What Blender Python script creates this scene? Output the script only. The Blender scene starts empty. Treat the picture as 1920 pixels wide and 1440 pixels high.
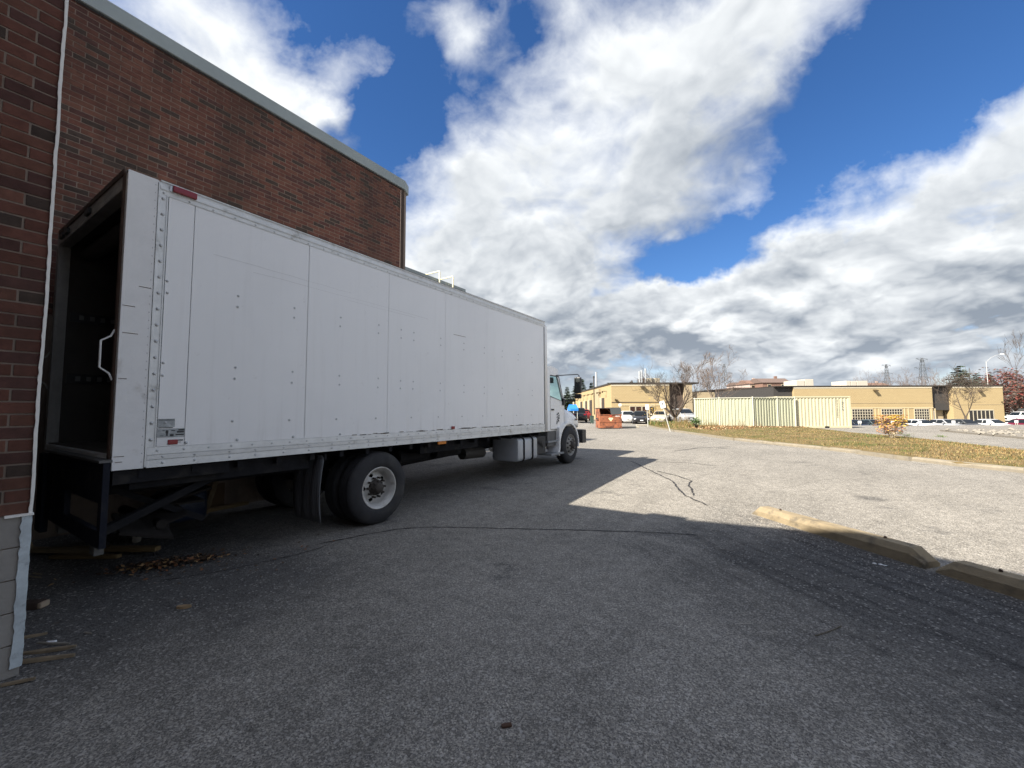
import bpy, bmesh, math, random
from mathutils import Vector, Matrix
R = random.Random(11)
PI = math.pi
S = bpy.context.scene
COL = S.collection

# ---------------------------------------------------------------- camera, sky, sun, exposure
EYE = Vector((0.0, 0.0, 1.65))
FPX, YAW, PITCH, ROLL = 780.0, math.radians(32.96), math.radians(3.69), math.radians(-0.2)
FH = Vector((-math.sin(YAW), math.cos(YAW), 0)); RH = Vector((math.cos(YAW), math.sin(YAW), 0)); UP = Vector((0, 0, 1))
CF = FH*math.cos(PITCH) + UP*math.sin(PITCH)
_u = -FH*math.sin(PITCH) + UP*math.cos(PITCH)
CR = RH*math.cos(ROLL) + _u*math.sin(ROLL)
CU = -RH*math.sin(ROLL) + _u*math.cos(ROLL)
cd = bpy.data.cameras.new('camera'); cam = bpy.data.objects.new('camera', cd); COL.objects.link(cam)
cd.sensor_fit = 'HORIZONTAL'; cd.sensor_width = 36.0; cd.lens = FPX/1920*36.0
cd.clip_start = 0.05; cd.clip_end = 3000
m = Matrix((CR, CU, -CF)).transposed().to_4x4(); m.translation = EYE
cam.matrix_world = m
S.camera = cam

SUN_D = Vector((0.475, 1.03, -1.0)).normalized()          # the way the sunlight travels
SUN_EL = math.asin(-SUN_D.z)
SUN_AZ = math.atan2(-SUN_D.x, -SUN_D.y)                    # clockwise from +Y
sl = bpy.data.lights.new('sun', 'SUN'); so = bpy.data.objects.new('sun', sl); COL.objects.link(so)
sl.energy = 5.0; sl.angle = math.radians(0.53); sl.color = (1.0, 0.925, 0.80)
so.rotation_euler = SUN_D.to_track_quat('-Z', 'Y').to_euler()

S.view_settings.view_transform = 'Standard'; S.view_settings.look = 'None'
S.view_settings.exposure = 1.25; S.view_settings.gamma = 1.0; S.view_settings.use_curve_mapping = False
S.render.engine = 'CYCLES'
S.cycles.max_bounces = 6; S.cycles.diffuse_bounces = 3; S.cycles.glossy_bounces = 3; S.cycles.transparent_max_bounces = 12
S.cycles.transmission_bounces = 4; S.cycles.caustics_reflective = False; S.cycles.caustics_refractive = False
S.cycles.sample_clamp_indirect = 6.0
S.cycles.use_denoising = True; S.cycles.denoising_input_passes = 'RGB_ALBEDO'; S.cycles.denoising_prefilter = 'NONE'

class NT:
    """small helper to write node trees as expressions"""
    def __init__(s, tree): s.t = tree; s.n = tree.nodes; s.l = tree.links
    def node(s, kind, **kw):
        n = s.n.new(kind)
        for k, v in kw.items(): setattr(n, k, v)
        return n
    def put(s, sock, v):
        if hasattr(v, 'is_linked') or hasattr(v, 'links'): s.l.new(v, sock)
        elif v is not None: sock.default_value = v
    def m(s, op, a, b=None, c=None, clamp=False):
        n = s.node('ShaderNodeMath', operation=op, use_clamp=clamp)
        for i, v in enumerate((a, b, c)):
            if v is not None: s.put(n.inputs[i], v)
        return n.outputs[0]
    def v(s, op, a, b=None, c=None):
        n = s.node('ShaderNodeVectorMath', operation=op)
        s.put(n.inputs[0], a)
        if b is not None: s.put(n.inputs[3 if op == 'SCALE' else 1], b)
        if c is not None: s.put(n.inputs[2], c)
        return n.outputs['Value'] if op in ('DOT_PRODUCT', 'LENGTH', 'DISTANCE') else n.outputs[0]
    def noise(s, vec, scale, detail=4, rough=0.55, lac=2.0, dist=0.0, out='Fac'):
        n = s.node('ShaderNodeTexNoise'); s.put(n.inputs['Vector'], vec)
        n.inputs['Scale'].default_value = scale; n.inputs['Detail'].default_value = detail
        n.inputs['Roughness'].default_value = rough; n.inputs['Lacunarity'].default_value = lac; n.inputs['Distortion'].default_value = dist
        return n.outputs[out]
    def voro(s, vec, scale, out='Color', feature='F1'):
        n = s.node('ShaderNodeTexVoronoi', feature=feature); s.put(n.inputs['Vector'], vec); n.inputs['Scale'].default_value = scale
        return n.outputs[out]
    def step(s, x, a, b, lo=0.0, hi=1.0, smooth=True):
        n = s.node('ShaderNodeMapRange', interpolation_type='SMOOTHSTEP' if smooth else 'LINEAR'); n.clamp = True
        s.put(n.inputs['Value'], x)
        for k, v in (('From Min', a), ('From Max', b), ('To Min', lo), ('To Max', hi)): s.put(n.inputs[k], v)
        return n.outputs['Result']
    def mix(s, f, a, b, mode='MIX'):
        n = s.node('ShaderNodeMix', data_type='RGBA', blend_type=mode)
        s.put(n.inputs[0], f); s.put(n.inputs[6], a); s.put(n.inputs[7], b)
        return n.outputs[2]
    def mixf(s, f, a, b):
        n = s.node('ShaderNodeMix', data_type='FLOAT'); s.put(n.inputs[0], f); s.put(n.inputs[2], a); s.put(n.inputs[3], b)
        return n.outputs[0]
    def xyz(s, v):
        n = s.node('ShaderNodeSeparateXYZ'); s.put(n.inputs[0], v); return n.outputs
    def vec(s, x, y, z):
        n = s.node('ShaderNodeCombineXYZ')
        for i, q in enumerate((x, y, z)): s.put(n.inputs[i], q)
        return n.outputs[0]
    def mapping(s, v, loc=(0, 0, 0), rot=(0, 0, 0), sc=(1, 1, 1), kind='POINT'):
        n = s.node('ShaderNodeMapping', vector_type=kind); s.put(n.inputs[0], v)
        n.inputs[1].default_value = loc; n.inputs[2].default_value = rot; n.inputs[3].default_value = sc
        return n.outputs[0]

def c4(c): return (c[0], c[1], c[2], 1.0)

def build_world():
    w = bpy.data.worlds.new('World'); S.world = w; w.use_nodes = True
    w.cycles.sampling_method = 'MANUAL'; w.cycles.sample_map_resolution = 512
    t = NT(w.node_tree); t.n.clear()
    sky = t.node('ShaderNodeTexSky', sky_type='NISHITA'); sky.sun_disc = False
    sky.sun_elevation = SUN_EL; sky.sun_rotation = SUN_AZ; sky.altitude = 200
    sky.air_density = 1.0; sky.dust_density = 0.2; sky.ozone_density = 4.5
    d = t.v('NORMALIZE', t.node('ShaderNodeTexCoord').outputs['Generated'])
    z = t.xyz(d)[2]
    hs = t.node('ShaderNodeHueSaturation'); hs.inputs['Hue'].default_value = 0.507; t.put(hs.inputs['Color'], sky.outputs[0]); t.put(hs.inputs['Saturation'], t.step(z, 0.0, 0.25, 0.6, 1.20)); t.put(hs.inputs['Value'], t.step(z, 0.0, 0.22, 0.72, 1.0))
    # cloud texture lives on the dome itself, finer and flatter towards the horizon
    def dome_pt(dz=0.0):
        z2 = t.m('ADD', t.m('MAXIMUM', z, 0.0), dz)
        q = t.vec(t.xyz(d)[0], t.xyz(d)[1], t.m('MULTIPLY', z2, 1.2))
        return t.v('SCALE', q, t.m('DIVIDE', 1.0, t.m('ADD', 0.42, t.m('MULTIPLY', z2, 0.95))))
    # the broad layout of today's cloud banks, as soft patches of sky
    f = t.m('MAXIMUM', t.v('DOT_PRODUCT', d, tuple(CF)), 0.15)
    gu = t.m('DIVIDE', t.v('DOT_PRODUCT', d, tuple(CR)), f); gv = t.m('DIVIDE', t.v('DOT_PRODUCT', d, tuple(CU)), f)
    G0 = t.vec(gu, gv, 0.0)
    wob = t.noise(t.v('ADD', G0, (3.7, 1.2, 0.0)), 2.6, 6, 0.6, out='Color')
    g = t.v('ADD', G0, t.v('SCALE', t.v('SUBTRACT', wob, (0.5, 0.5, 0.5)), 0.34))
    g = t.v('MULTIPLY', g, (1, 1, 0))
    def masses(g):
      total = None
      for (x, y, rx, ry, ang, wt) in BLOBS:
        q = t.mapping(g, ((x-960)/FPX, (720-y)/FPX, 0), (0, 0, math.radians(ang)), (rx/FPX, ry/FPX, 1), 'TEXTURE')
        d2 = t.v('DOT_PRODUCT', q, q)
        b = t.m('SUBTRACT', 1.0, t.m('MULTIPLY', d2, 0.5), clamp=True)
        b = t.m('MULTIPLY', t.m('MULTIPLY', b, b), wt)
        total = b if total is None else t.m('ADD', total, b)
      return t.m('MINIMUM', t.m('MAXIMUM', total, -0.5), 1.0)
    total = masses(g); above = masses(t.v('ADD', g, (-0.07, 0.13, 0.0)))
    side = t.m('MULTIPLY', t.m('SUBTRACT', total, above), 0.85)
    inview = t.step(t.v('DOT_PRODUCT', d, tuple(CF)), 0.30, 0.55)
    lay = t.mixf(inview, 0.52, total)
    def dens(p, det):
        w1 = t.noise(p, 2.2, 4, 0.55, out='Color')
        p2 = t.v('ADD', p, t.v('SCALE', t.v('SUBTRACT', w1, (0.5, 0.5, 0.5)), 0.30))
        n = t.noise(p2, 2.35, det, 0.57, 2.1)
        bil = t.m('ABSOLUTE', t.m('SUBTRACT', t.noise(p2, 4.6, 5, 0.5), 0.5))       # billows: rounded heads
        return t.m('ADD', n, t.m('MULTIPLY', t.m('SUBTRACT', 0.11, bil), 0.80))
    p = dome_pt()
    n = dens(p, 9)
    nl = dens(p, 4)
    nu = dens(dome_pt(0.032), 4)
    n3 = t.noise(t.v('ADD', p, t.v('SCALE', t.v('SUBTRACT', t.noise(p, 6.0, 3, 0.5, out='Color'), (0.5, 0.5, 0.5)), 0.14)), 10.0, 7, 0.62)   # fine shreds
    high = t.step(z, 0.05, 0.50)
    den = t.m('ADD', t.m('ADD', t.m('MULTIPLY', t.m('SUBTRACT', n, 0.5), t.mixf(high, 3.0, 2.1)), t.m('MULTIPLY', t.m('SUBTRACT', n3, 0.5), t.mixf(high, 0.9, 1.1))), t.m('MULTIPLY', lay, 1.25))
    alpha = t.m('POWER', t.step(den, 0.05, t.step(z, 0.02, 0.45, 0.65, 1.25), smooth=False), t.mixf(high, 0.9, 1.05))
    # tops of the puffs catch the sun, undersides and thick middles are grey
    rel = t.m('MULTIPLY', t.m('SUBTRACT', nl, nu), t.mixf(high, 3.6, 1.8))
    rel = t.m('ADD', rel, t.m('MULTIPLY', t.m('SUBTRACT', n3, 0.5), t.mixf(high, 0.55, 0.22)))
    rel = t.m('ADD', rel, t.m('MULTIPLY', t.m('SUBTRACT', n, nl), 0.6))
    rel = t.m('ADD', rel, t.m('MINIMUM', side, 0.12))
    big = t.noise(p, 1.5, 3, 0.5)
    thick = t.m('MULTIPLY', t.step(den, 0.55, 1.7), t.step(big, 0.36, 0.60, 0.45, 1.15))
    base = t.mixf(high, 0.70, 0.95)
    lit = t.m('SUBTRACT', t.m('ADD', base, rel), t.m('MULTIPLY', thick, t.mixf(high, 0.62, 0.50)), clamp=True)
    ccol = t.mix(lit, c4((0.245, 0.285, 0.340)), c4((0.835, 0.86, 0.87)))
    ccol = t.mix(t.step(z, 0.0, 0.16, 0.42, 0.0), ccol, c4((0.54, 0.60, 0.67)))
    b1 = t.node('ShaderNodeBackground'); t.put(b1.inputs[0], hs.outputs[0]); b1.inputs[1].default_value = SKY
    b2 = t.node('ShaderNodeBackground'); t.put(b2.inputs[0], ccol); b2.inputs[1].default_value = CLOUD
    mx = t.node('ShaderNodeMixShader'); t.put(mx.inputs[0], alpha); t.l.new(b1.outputs[0], mx.inputs[1]); t.l.new(b2.outputs[0], mx.inputs[2])
    o = t.node('ShaderNodeOutputWorld'); t.l.new(mx.outputs[0], o.inputs[0])
SKY, CLOUD = 0.066, 0.54
BLOBS = [ # px, py, rx, ry, turn, weight
    (400, 60, 250, 150, -42, 1.0), (570, 200, 130, 95, -50, 0.8),
    (685, 95, 60, 60, 0, 0.55), (895, 40, 50, 70, 0, 0.5), (850, 200, 60, 60, 0, 0.25),
    (1180, 210, 320, 200, 28, 1.0), (1400, 80, 260, 120, 25, 0.8), (1060, 380, 230, 150, 20, 0.75),
    (880, 400, 150, 170, 60, 0.7), (850, 560, 260, 110, -8, 0.9), (1030, 520, 150, 80, 20, 0.4),
    (1420, 350, 80, 60, 30, 0.45),
    (1760, 400, 360, 120, 33, 1.0), (1930, 220, 170, 100, 45, 0.7), (1900, 420, 200, 110, 20, 0.7),
    (1560, 540, 460, 100, 8, 0.95), (1250, 560, 220, 80, -5, 0.7), (1150, 630, 240, 60, 0, 0.65), (1700, 620, 460, 60, 0, 0.75), (1500, 690, 800, 60, 0, 0.75), (1450, 640, 500, 60, 0, 0.35),
    (1640, 180, 150, 150, 0, -0.55), (1840, 60, 190, 110, 0, -0.8), (1310, 460, 190, 50, 18, -0.65), (720, 210, 100, 150, -35, -0.75), (1090, 590, 110, 30, 30, -0.35), (1890, 640, 140, 28, 0, -0.8), (1150, 690, 120, 22, 0, -0.6), (1230, 508, 60, 22, 0, -0.3), (650, 20, 120, 60, 0, -0.35), (1000, 60, 70, 60, 0, -0.3), (1500, 300, 110, 90, 0, -0.3),
]
build_world()

# ---------------------------------------------------------------- helpers
def sm(a, b, x):
    t = min(1.0, max(0.0, (x-a)/(b-a))); return t*t*(3-2*t)
def uv(x, y):
    p = Vector((x, y, 0)); return p.dot(RH), p.dot(FH)
def W(u, v, z=0.0):
    q = RH*u + FH*v; return Vector((q.x, q.y, z))
def g(x, y):
    """height of the ground"""
    z = 0.16*sm(4.0, 11.5, y)
    u, v = uv(x, y)
    z -= 1.15*sm(39.5, 50, v)*sm(27, 37, u)
    return z
def gW(u, v): 
    p = W(u, v); p.z = g(p.x, p.y); return p
def ray(px, py): return CF*FPX + CR*(px-960) + CU*(720-py)
def at(px, py, v):
    d = ray(px, py); return EYE + d*(v/d.dot(FH))
def onplane(px, py, ax, val):
    d = ray(px, py); return EYE + d*((val-EYE[ax])/d[ax])
def onground(px, py):
    d = ray(px, py); z = 0.0
    for _ in range(12):
        p = EYE + d*((z-EYE.z)/d.z); z = g(p.x, p.y)
    return p
def topix(p):
    d = Vector(p)-EYE; k = d.dot(CF); return 960+FPX*d.dot(CR)/k, 720-FPX*d.dot(CU)/k

MATS = {}
def mat(name, col, rough=0.7, metal=0.0, var=0.0, vscale=3.0, col2=None, c2scale=1.0, c2amt=(0.5, 0.75), bump=0.0, bscale=40.0, spec=0.5, rand=0.0, stretch=(1, 1, 1), coat=0.0, stain=0.0):
    if name in MATS: return MATS[name]
    mm = bpy.data.materials.new(name); mm.use_nodes = True; MATS[name] = mm
    t = NT(mm.node_tree); b = t.n['Principled BSDF']
    b.inputs['Roughness'].default_value = rough; b.inputs['Metallic'].default_value = metal
    b.inputs['Specular IOR Level'].default_value = spec; b.inputs['Coat Weight'].default_value = coat
    co = t.node('ShaderNodeTexCoord').outputs['Object']
    if stretch != (1, 1, 1): co = t.v('MULTIPLY', co, stretch)
    out = None
    if rand or var or col2 or bump:
        rnd = t.node('ShaderNodeObjectInfo').outputs['Random']
        co = t.v('ADD', co, t.v('SCALE', (1.0, 0.7, 0.3), t.m('MULTIPLY', rnd, 40.0)))
    base = c4(col)
    if col2: base = t.mix(t.step(t.noise(co, c2scale, 5, 0.6), c2amt[0], c2amt[1]), c4(col), c4(col2))
    if var or rand:
        k = 1.0
        if var: k = t.step(t.noise(co, vscale, 6, 0.65), 0.25, 0.75, 1-var, 1+var, smooth=False)
        if rand: k = t.m('MULTIPLY', k, t.step(rnd, 0.0, 1.0, 1-rand, 1+rand, smooth=False))
        h = t.node('ShaderNodeHueSaturation'); t.put(h.inputs['Color'], base); t.put(h.inputs['Value'], k); base = h.outputs[0]
    if stain:
        wp = t.node('ShaderNodeNewGeometry').outputs['Position']
        q = t.m('ADD', t.m('MULTIPLY', t.noise(t.v('MULTIPLY', wp, (1, 1.6, 0.35)), 1.1, 5, 0.65), 0.6), t.m('MULTIPLY', t.noise(wp, 0.5, 3, 0.5), 0.4))
        base = t.mix(t.step(q, 0.42, 0.62, 0.0, stain), base, c4((0.035, 0.028, 0.024)))
    t.put(b.inputs['Base Color'], base)
    if bump:
        bn = t.node('ShaderNodeBump'); bn.inputs['Strength'].default_value = bump; bn.inputs['Distance'].default_value = 0.01
        t.put(bn.inputs['Height'], t.noise(co, bscale, 5, 0.6)); t.l.new(bn.outputs[0], b.inputs['Normal'])
    return mm

def emat(name, col, s):
    mm = bpy.data.materials.new(name); mm.use_nodes = True
    return mm
def glassmat(name, tint=(0.7, 0.85, 0.8), clear=0.75, rough=0.03, dark=(0.01, 0.012, 0.015)):
    if name in MATS: return MATS[name]
    mm = bpy.data.materials.new(name); mm.use_nodes = True; MATS[name] = mm
    t = NT(mm.node_tree); b = t.n['Principled BSDF']; b.inputs['Base Color'].default_value = c4(dark); b.inputs['Roughness'].default_value = rough
    tr = t.node('ShaderNodeBsdfTransparent'); tr.inputs[0].default_value = c4(tint)
    mx = t.node('ShaderNodeMixShader'); fr = t.node('ShaderNodeFresnel'); fr.inputs[0].default_value = 1.5
    k = t.m('MULTIPLY', t.m('SUBTRACT', 1.0, fr.outputs[0]), clear)
    if clear > 0.5: k = t.m('MAXIMUM', k, t.node('ShaderNodeNewGeometry').outputs['Backfacing'])
    t.put(mx.inputs[0], k); t.l.new(b.outputs[0], mx.inputs[1]); t.l.new(tr.outputs[0], mx.inputs[2])
    t.l.new(mx.outputs[0], t.n['Material Output'].inputs[0])
    return mm

class MB:
    """collects faces; build() links them as ONE mesh object"""
    def __init__(s): s.v = []; s.f = []; s.mi = []; s.sm = []
    def add(s, vs, fs, mi=0, smooth=False):
        o = len(s.v); s.v.extend([Vector(p) for p in vs])
        for f in fs: s.f.append([i+o for i in f]); s.mi.append(mi); s.sm.append(smooth)
        return s
    def quad(s, a, b, c, d, mi=0): return s.add((a, b, c, d), ((0, 1, 2, 3),), mi)
    def box(s, lo, hi, mi=0, rot=None, bev=0.0):
        x0, y0, z0 = lo; x1, y1, z1 = hi
        if bev:
            bm = bmesh.new(); bmesh.ops.create_cube(bm, size=1.0)
            for v in bm.verts: v.co = Vector(((x0+x1)/2+v.co.x*(x1-x0), (y0+y1)/2+v.co.y*(y1-y0), (z0+z1)/2+v.co.z*(z1-z0)))
            bmesh.ops.bevel(bm, geom=bm.edges[:], offset=bev, segments=2, affect='EDGES', profile=0.6)
            bm.verts.index_update(); vs = [v.co.copy() for v in bm.verts]; fs = [[v.index for v in f.verts] for f in bm.faces]; bm.free()
            if rot is not None: vs = [rot @ v for v in vs]
            return s.add(vs, fs, mi)
        vs = [Vector(p) for p in ((x0, y0, z0), (x1, y0, z0), (x1, y1, z0), (x0, y1, z0), (x0, y0, z1), (x1, y0, z1), (x1, y1, z1), (x0, y1, z1))]
        if rot is not None: vs = [rot @ v for v in vs]
        return s.add(vs, ((3, 2, 1, 0), (4, 5, 6, 7), (0, 1, 5, 4), (1, 2, 6, 5), (2, 3, 7, 6), (3, 0, 4, 7)), mi)
    def tube(s, pts, rad, n=6, mi=0, cap=True, smooth=True):
        pts = [Vector(p) for p in pts]; rs = rad if isinstance(rad, (list, tuple)) else [rad]*len(pts)
        rings = []; up = None
        for i, p in enumerate(pts):
            d = (pts[min(i+1, len(pts)-1)]-pts[max(i-1, 0)]).normalized()
            if up is None: up = d.orthogonal().normalized()
            up = (up-d*up.dot(d)); up = up.normalized() if up.length > 1e-6 else d.orthogonal().normalized()
            side = d.cross(up)
            rings.append([p+(up*math.cos(2*PI*k/n)+side*math.sin(2*PI*k/n))*rs[i] for k in range(n)])
        vs = [q for r in rings for q in r]; fs = []
        for i in range(len(pts)-1):
            for k in range(n): fs.append((i*n+k, i*n+(k+1) % n, (i+1)*n+(k+1) % n, (i+1)*n+k))
        s.add(vs, fs, mi, smooth)
        if cap: s.add(rings[0], (tuple(range(n))[::-1],), mi); s.add(rings[-1], (tuple(range(n)),), mi)
        return s
    def lathe(s, prof, c, axis='X', n=32, mi=0, smooth=True, closed=False):
        """prof: (offset along axis, radius)"""
        c = Vector(c); vs = []; m_ = len(prof)
        for k in range(n):
            a = 2*PI*k/n; ca, sa = math.cos(a), math.sin(a)
            for (o, r) in prof:
                if axis == 'X': vs.append(c+Vector((o, r*ca, r*sa)))
                elif axis == 'Y': vs.append(c+Vector((r*ca, o, r*sa)))
                else: vs.append(c+Vector((r*ca, r*sa, o)))
        fs = []
        for k in range(n):
            k2 = (k+1) % n
            for i in range(m_ if closed else m_-1):
                i2 = (i+1) % m_; fs.append((k*m_+i, k*m_+i2, k2*m_+i2, k2*m_+i))
        return s.add(vs, fs, mi, smooth)
    def disc(s, c, r, axis='X', n=16, mi=0):
        c = Vector(c); vs = []
        for k in range(n):
            a = 2*PI*k/n; ca, sa = r*math.cos(a), r*math.sin(a)
            vs.append(c+Vector((0, ca, sa) if axis == 'X' else (ca, 0, sa) if axis == 'Y' else (ca, sa, 0)))
        return s.add(vs, (tuple(range(n)),), mi)
    def prism(s, outline, x0, x1, mi=0, axis='X'):
        """outline of (a, b) extruded along axis: X -> (a,b)=(y,z); Y -> (x,z); Z -> (x,y)"""
        def P(a, b, t): return Vector((t, a, b) if axis == 'X' else (a, t, b) if axis == 'Y' else (a, b, t))
        n = len(outline); vs = [P(a, b, x0) for a, b in outline]+[P(a, b, x1) for a, b in outline]
        fs = [tuple(range(n))[::-1], tuple(range(n, 2*n))]+[(i, (i+1) % n, n+(i+1) % n, n+i) for i in range(n)]
        return s.add(vs, fs, mi)
    def loft(s, rings, mi=0, smooth=False, cap=True, closed=True):
        n = len(rings[0]); vs = [Vector(p) for r in rings for p in r]; fs = []
        for i in range(len(rings)-1):
            for k in range(n if closed else n-1): fs.append((i*n+k, i*n+(k+1) % n, (i+1)*n+(k+1) % n, (i+1)*n+k))
        if cap and closed: fs += [tuple(range(n))[::-1], tuple((len(rings)-1)*n+k for k in range(n))]
        return s.add(vs, fs, mi, smooth)
    def xf(s, M):
        s.v = [M @ p for p in s.v]; return s
    def mesh(s, name, mats):
        me = bpy.data.meshes.new(name); me.from_pydata([tuple(p) for p in s.v], [], s.f)
        for mm in (mats if isinstance(mats, (list, tuple)) else [mats]): me.materials.append(mm)
        me.polygons.foreach_set('material_index', s.mi); me.polygons.foreach_set('use_smooth', s.sm)
        bm = bmesh.new(); bm.from_mesh(me)
        if len(s.f) < 60000: bmesh.ops.recalc_face_normals(bm, faces=bm.faces)
        bm.to_mesh(me); bm.free(); me.update()
        return me
    def build(s, name, mats, parent=None, off=None, recalc=True, flat=False):
        """vertices are in world space unless parent: then off (the parent's place) is taken away"""
        if parent is not None and not flat:
            o = off if off is not None else ORG.get(parent.name, Vector())
            s.v = [p-o for p in s.v]
        ob = bpy.data.objects.new(name, s.mesh(name, mats)); COL.objects.link(ob)
        if parent is not None:
            ob.parent = parent
            ORG[ob.name] = ORG.get(parent.name, Vector()) if not flat else Vector()
        return ob
ORG = {}
def thing(name, label, cat, loc=(0, 0, 0), rz=0.0, group=None):
    o = bpy.data.objects.new(name, None); COL.objects.link(o); o.location = loc; o.rotation_euler = (0, 0, rz)
    o.empty_display_size = 0.3
    o['label'] = label; o['category'] = cat
    if group: o['group'] = group
    ORG[o.name] = Vector(loc)
    return o
def tag(o, label, cat, group=None, kind=None):
    o['label'] = label; o['category'] = cat
    if group: o['group'] = group
    if kind: o['kind'] = kind
    return o
def struct(o, label=None, cat=None):
    o['kind'] = 'structure'
    if label: o['label'] = label
    if cat: o['category'] = cat
    return o
def empty_part(name, parent):
    o = bpy.data.objects.new(name, None); COL.objects.link(o); o.parent = parent; ORG[o.name] = ORG.get(parent.name, Vector()); return o
def children(o): return [c for c in bpy.data.objects if c.parent == o]
KIDS = {}
def copy_tree(o, parent=None, kids=None):
    c = o.copy(); COL.objects.link(c)
    if parent is not None: c.parent = parent
    for ch in (KIDS[o.name] if o.name in KIDS else children(o)): copy_tree(ch, c)
    return c
# ---------------------------------------------------------------- ground
BLK_A, BLK_B = onground(1408, 962), onground(1740, 1068)
BDIR = (BLK_B-BLK_A); BDIR.z = 0; BDIR.normalize(); BNRM = Vector((-BDIR.y, BDIR.x, 0))   # points away from the camera side
if BNRM.y < 0: BNRM = -BNRM
def asphalt(name, light, dark, wear=True):
    mm = bpy.data.materials.new(name); mm.use_nodes = True
    t = NT(mm.node_tree); b = t.n['Principled BSDF']
    p = t.node('ShaderNodeNewGeometry').outputs['Position']
    p = t.v('MULTIPLY', p, (1, 1, 0))
    big = t.step(t.noise(p, 0.22, 5, 0.6), 0.35, 0.7)
    mid = t.noise(p, 1.7, 5, 0.65)
    col = t.mix(big, c4(light), c4([k*0.76 for k in light]))
    col = t.mix(t.step(mid, 0.43, 0.75, 0.0, 0.65), col, c4([k*0.66 for k in light]))
    # tyre-polished streaks along the lane
    st = t.noise(t.mapping(p, rot=(0, 0, math.radians(-25)), sc=(1.2, 0.09, 1)), 2.2, 4, 0.6)
    col = t.mix(t.step(st, 0.47, 0.74, 0.0, 0.65), col, c4([k*0.72 for k in light]))
    # ravelled dark spots
    sp = t.noise(t.v('ADD', p, (31, 7, 0)), 0.9, 6, 0.7)
    spot = t.step(sp, 0.575, 0.72)
    col = t.mix(t.m('MULTIPLY', spot, 0.62), col, c4(dark))
    vo = t.v('ADD', p, t.v('SCALE', t.v('SUBTRACT', t.noise(p, 3.0, 4, 0.6, out='Color'), (0.5, 0.5, 0.5)), 0.35))
    drip = t.m('MULTIPLY', t.step(t.voro(vo, 0.62, 'Distance'), 0.20, 0.05), t.step(t.xyz(t.voro(vo, 0.62))[0], 0.55, 0.60))
    col = t.mix(t.m('MULTIPLY', drip, 0.6), col, c4([k*0.8 for k in dark]))
    rough_k = spot
    if wear:
        q = t.v('SUBTRACT', p, tuple(BLK_A))
        s_ = t.v('DOT_PRODUCT', q, tuple(BDIR)); n_ = t.v('DOT_PRODUCT', q, tuple(BNRM))
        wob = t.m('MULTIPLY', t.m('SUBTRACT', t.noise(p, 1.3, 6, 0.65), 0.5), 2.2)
        band = t.m('MULTIPLY', t.step(t.m('ADD', n_, wob), -3.4, -0.9), t.step(n_, 0.05, -0.12))
        band = t.m('MULTIPLY', band, t.step(t.m('ADD', s_, wob), -0.6, 1.6))
        lane = t.noise(t.vec(t.m('MULTIPLY', s_, 0.22), t.m('MULTIPLY', n_, 5.5), 0.0), 1.6, 5, 0.6)
        col = t.mix(t.m('MULTIPLY', band, 0.86), col, c4(dark))
        col = t.mix(t.m('MULTIPLY', band, t.step(lane, 0.46, 0.62, 0.0, 0.60)), col, c4([k*0.40 for k in dark]))
        rough_k = t.m('MAXIMUM', rough_k, band)
        # pale grit beside the far end of the first block
        grit = t.m('MULTIPLY', t.step(t.m('ADD', t.v('LENGTH', t.v('SUBTRACT', q, (0.25, -0.35, 0))), t.m('MULTIPLY', wob, 0.3)), 0.75, 0.15), t.step(t.noise(p, 9, 4, 0.7), 0.42, 0.6))
        col = t.mix(t.m('MULTIPLY', grit, 0.55), col, c4((0.30, 0.27, 0.23)))
        # darker under the truck, along the wall
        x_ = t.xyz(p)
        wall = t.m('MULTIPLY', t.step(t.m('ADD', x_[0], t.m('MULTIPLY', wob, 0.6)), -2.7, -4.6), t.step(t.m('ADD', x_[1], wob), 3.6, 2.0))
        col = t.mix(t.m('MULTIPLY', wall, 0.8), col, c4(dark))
    # the stones
    vd = t.voro(p, 118); vs = t.xyz(vd)[0]
    vd2 = t.xyz(t.voro(t.v('ADD', p, (3, 9, 0)), 260))[1]
    k = t.m('ADD', t.m('MULTIPLY', t.step(t.noise(p, 7.0, 5, 0.7), 0.25, 0.75, 0.72, 1.28), t.m('ADD', 0.30, t.m('MULTIPLY', t.m('POWER', vs, 2.0), 1.12))), t.m('MULTIPLY', vd2, 0.66))
    h = t.node('ShaderNodeHueSaturation'); t.put(h.inputs['Color'], col); t.put(h.inputs['Value'], k); t.put(h.inputs['Saturation'], t.step(vd2, 0, 1, 0.6, 1.3))
    pale = t.m('MULTIPLY', t.step(t.xyz(t.voro(t.v('ADD', p, (5, 2, 0)), 42))[2], 0.90, 0.93), t.step(t.voro(t.v('ADD', p, (5, 2, 0)), 42, 'Distance'), 0.45, 0.30))
    fin = t.mix(t.m('MULTIPLY', pale, 0.55), h.outputs[0], c4((0.42, 0.40, 0.37)))
    t.put(b.inputs['Base Color'], fin)
    b.inputs['Roughness'].default_value = 0.92; b.inputs['Specular IOR Level'].default_value = 0.25
    bn = t.node('ShaderNodeBump'); bn.inputs['Distance'].default_value = 0.006
    t.put(bn.inputs['Strength'], t.m('ADD', 0.38, t.m('MULTIPLY', rough_k, 0.45)))
    t.put(bn.inputs['Height'], t.m('ADD', t.voro(p, 118, 'Distance'), t.m('MULTIPLY', t.noise(p, 38, 4, 0.6), 0.8)))
    t.l.new(bn.outputs[0], b.inputs['Normal'])
    return mm
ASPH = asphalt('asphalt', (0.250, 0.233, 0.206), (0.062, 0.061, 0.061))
ASPH2 = asphalt('pale_asphalt', (0.25, 0.232, 0.207), (0.10, 0.098, 0.095), wear=False)

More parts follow.
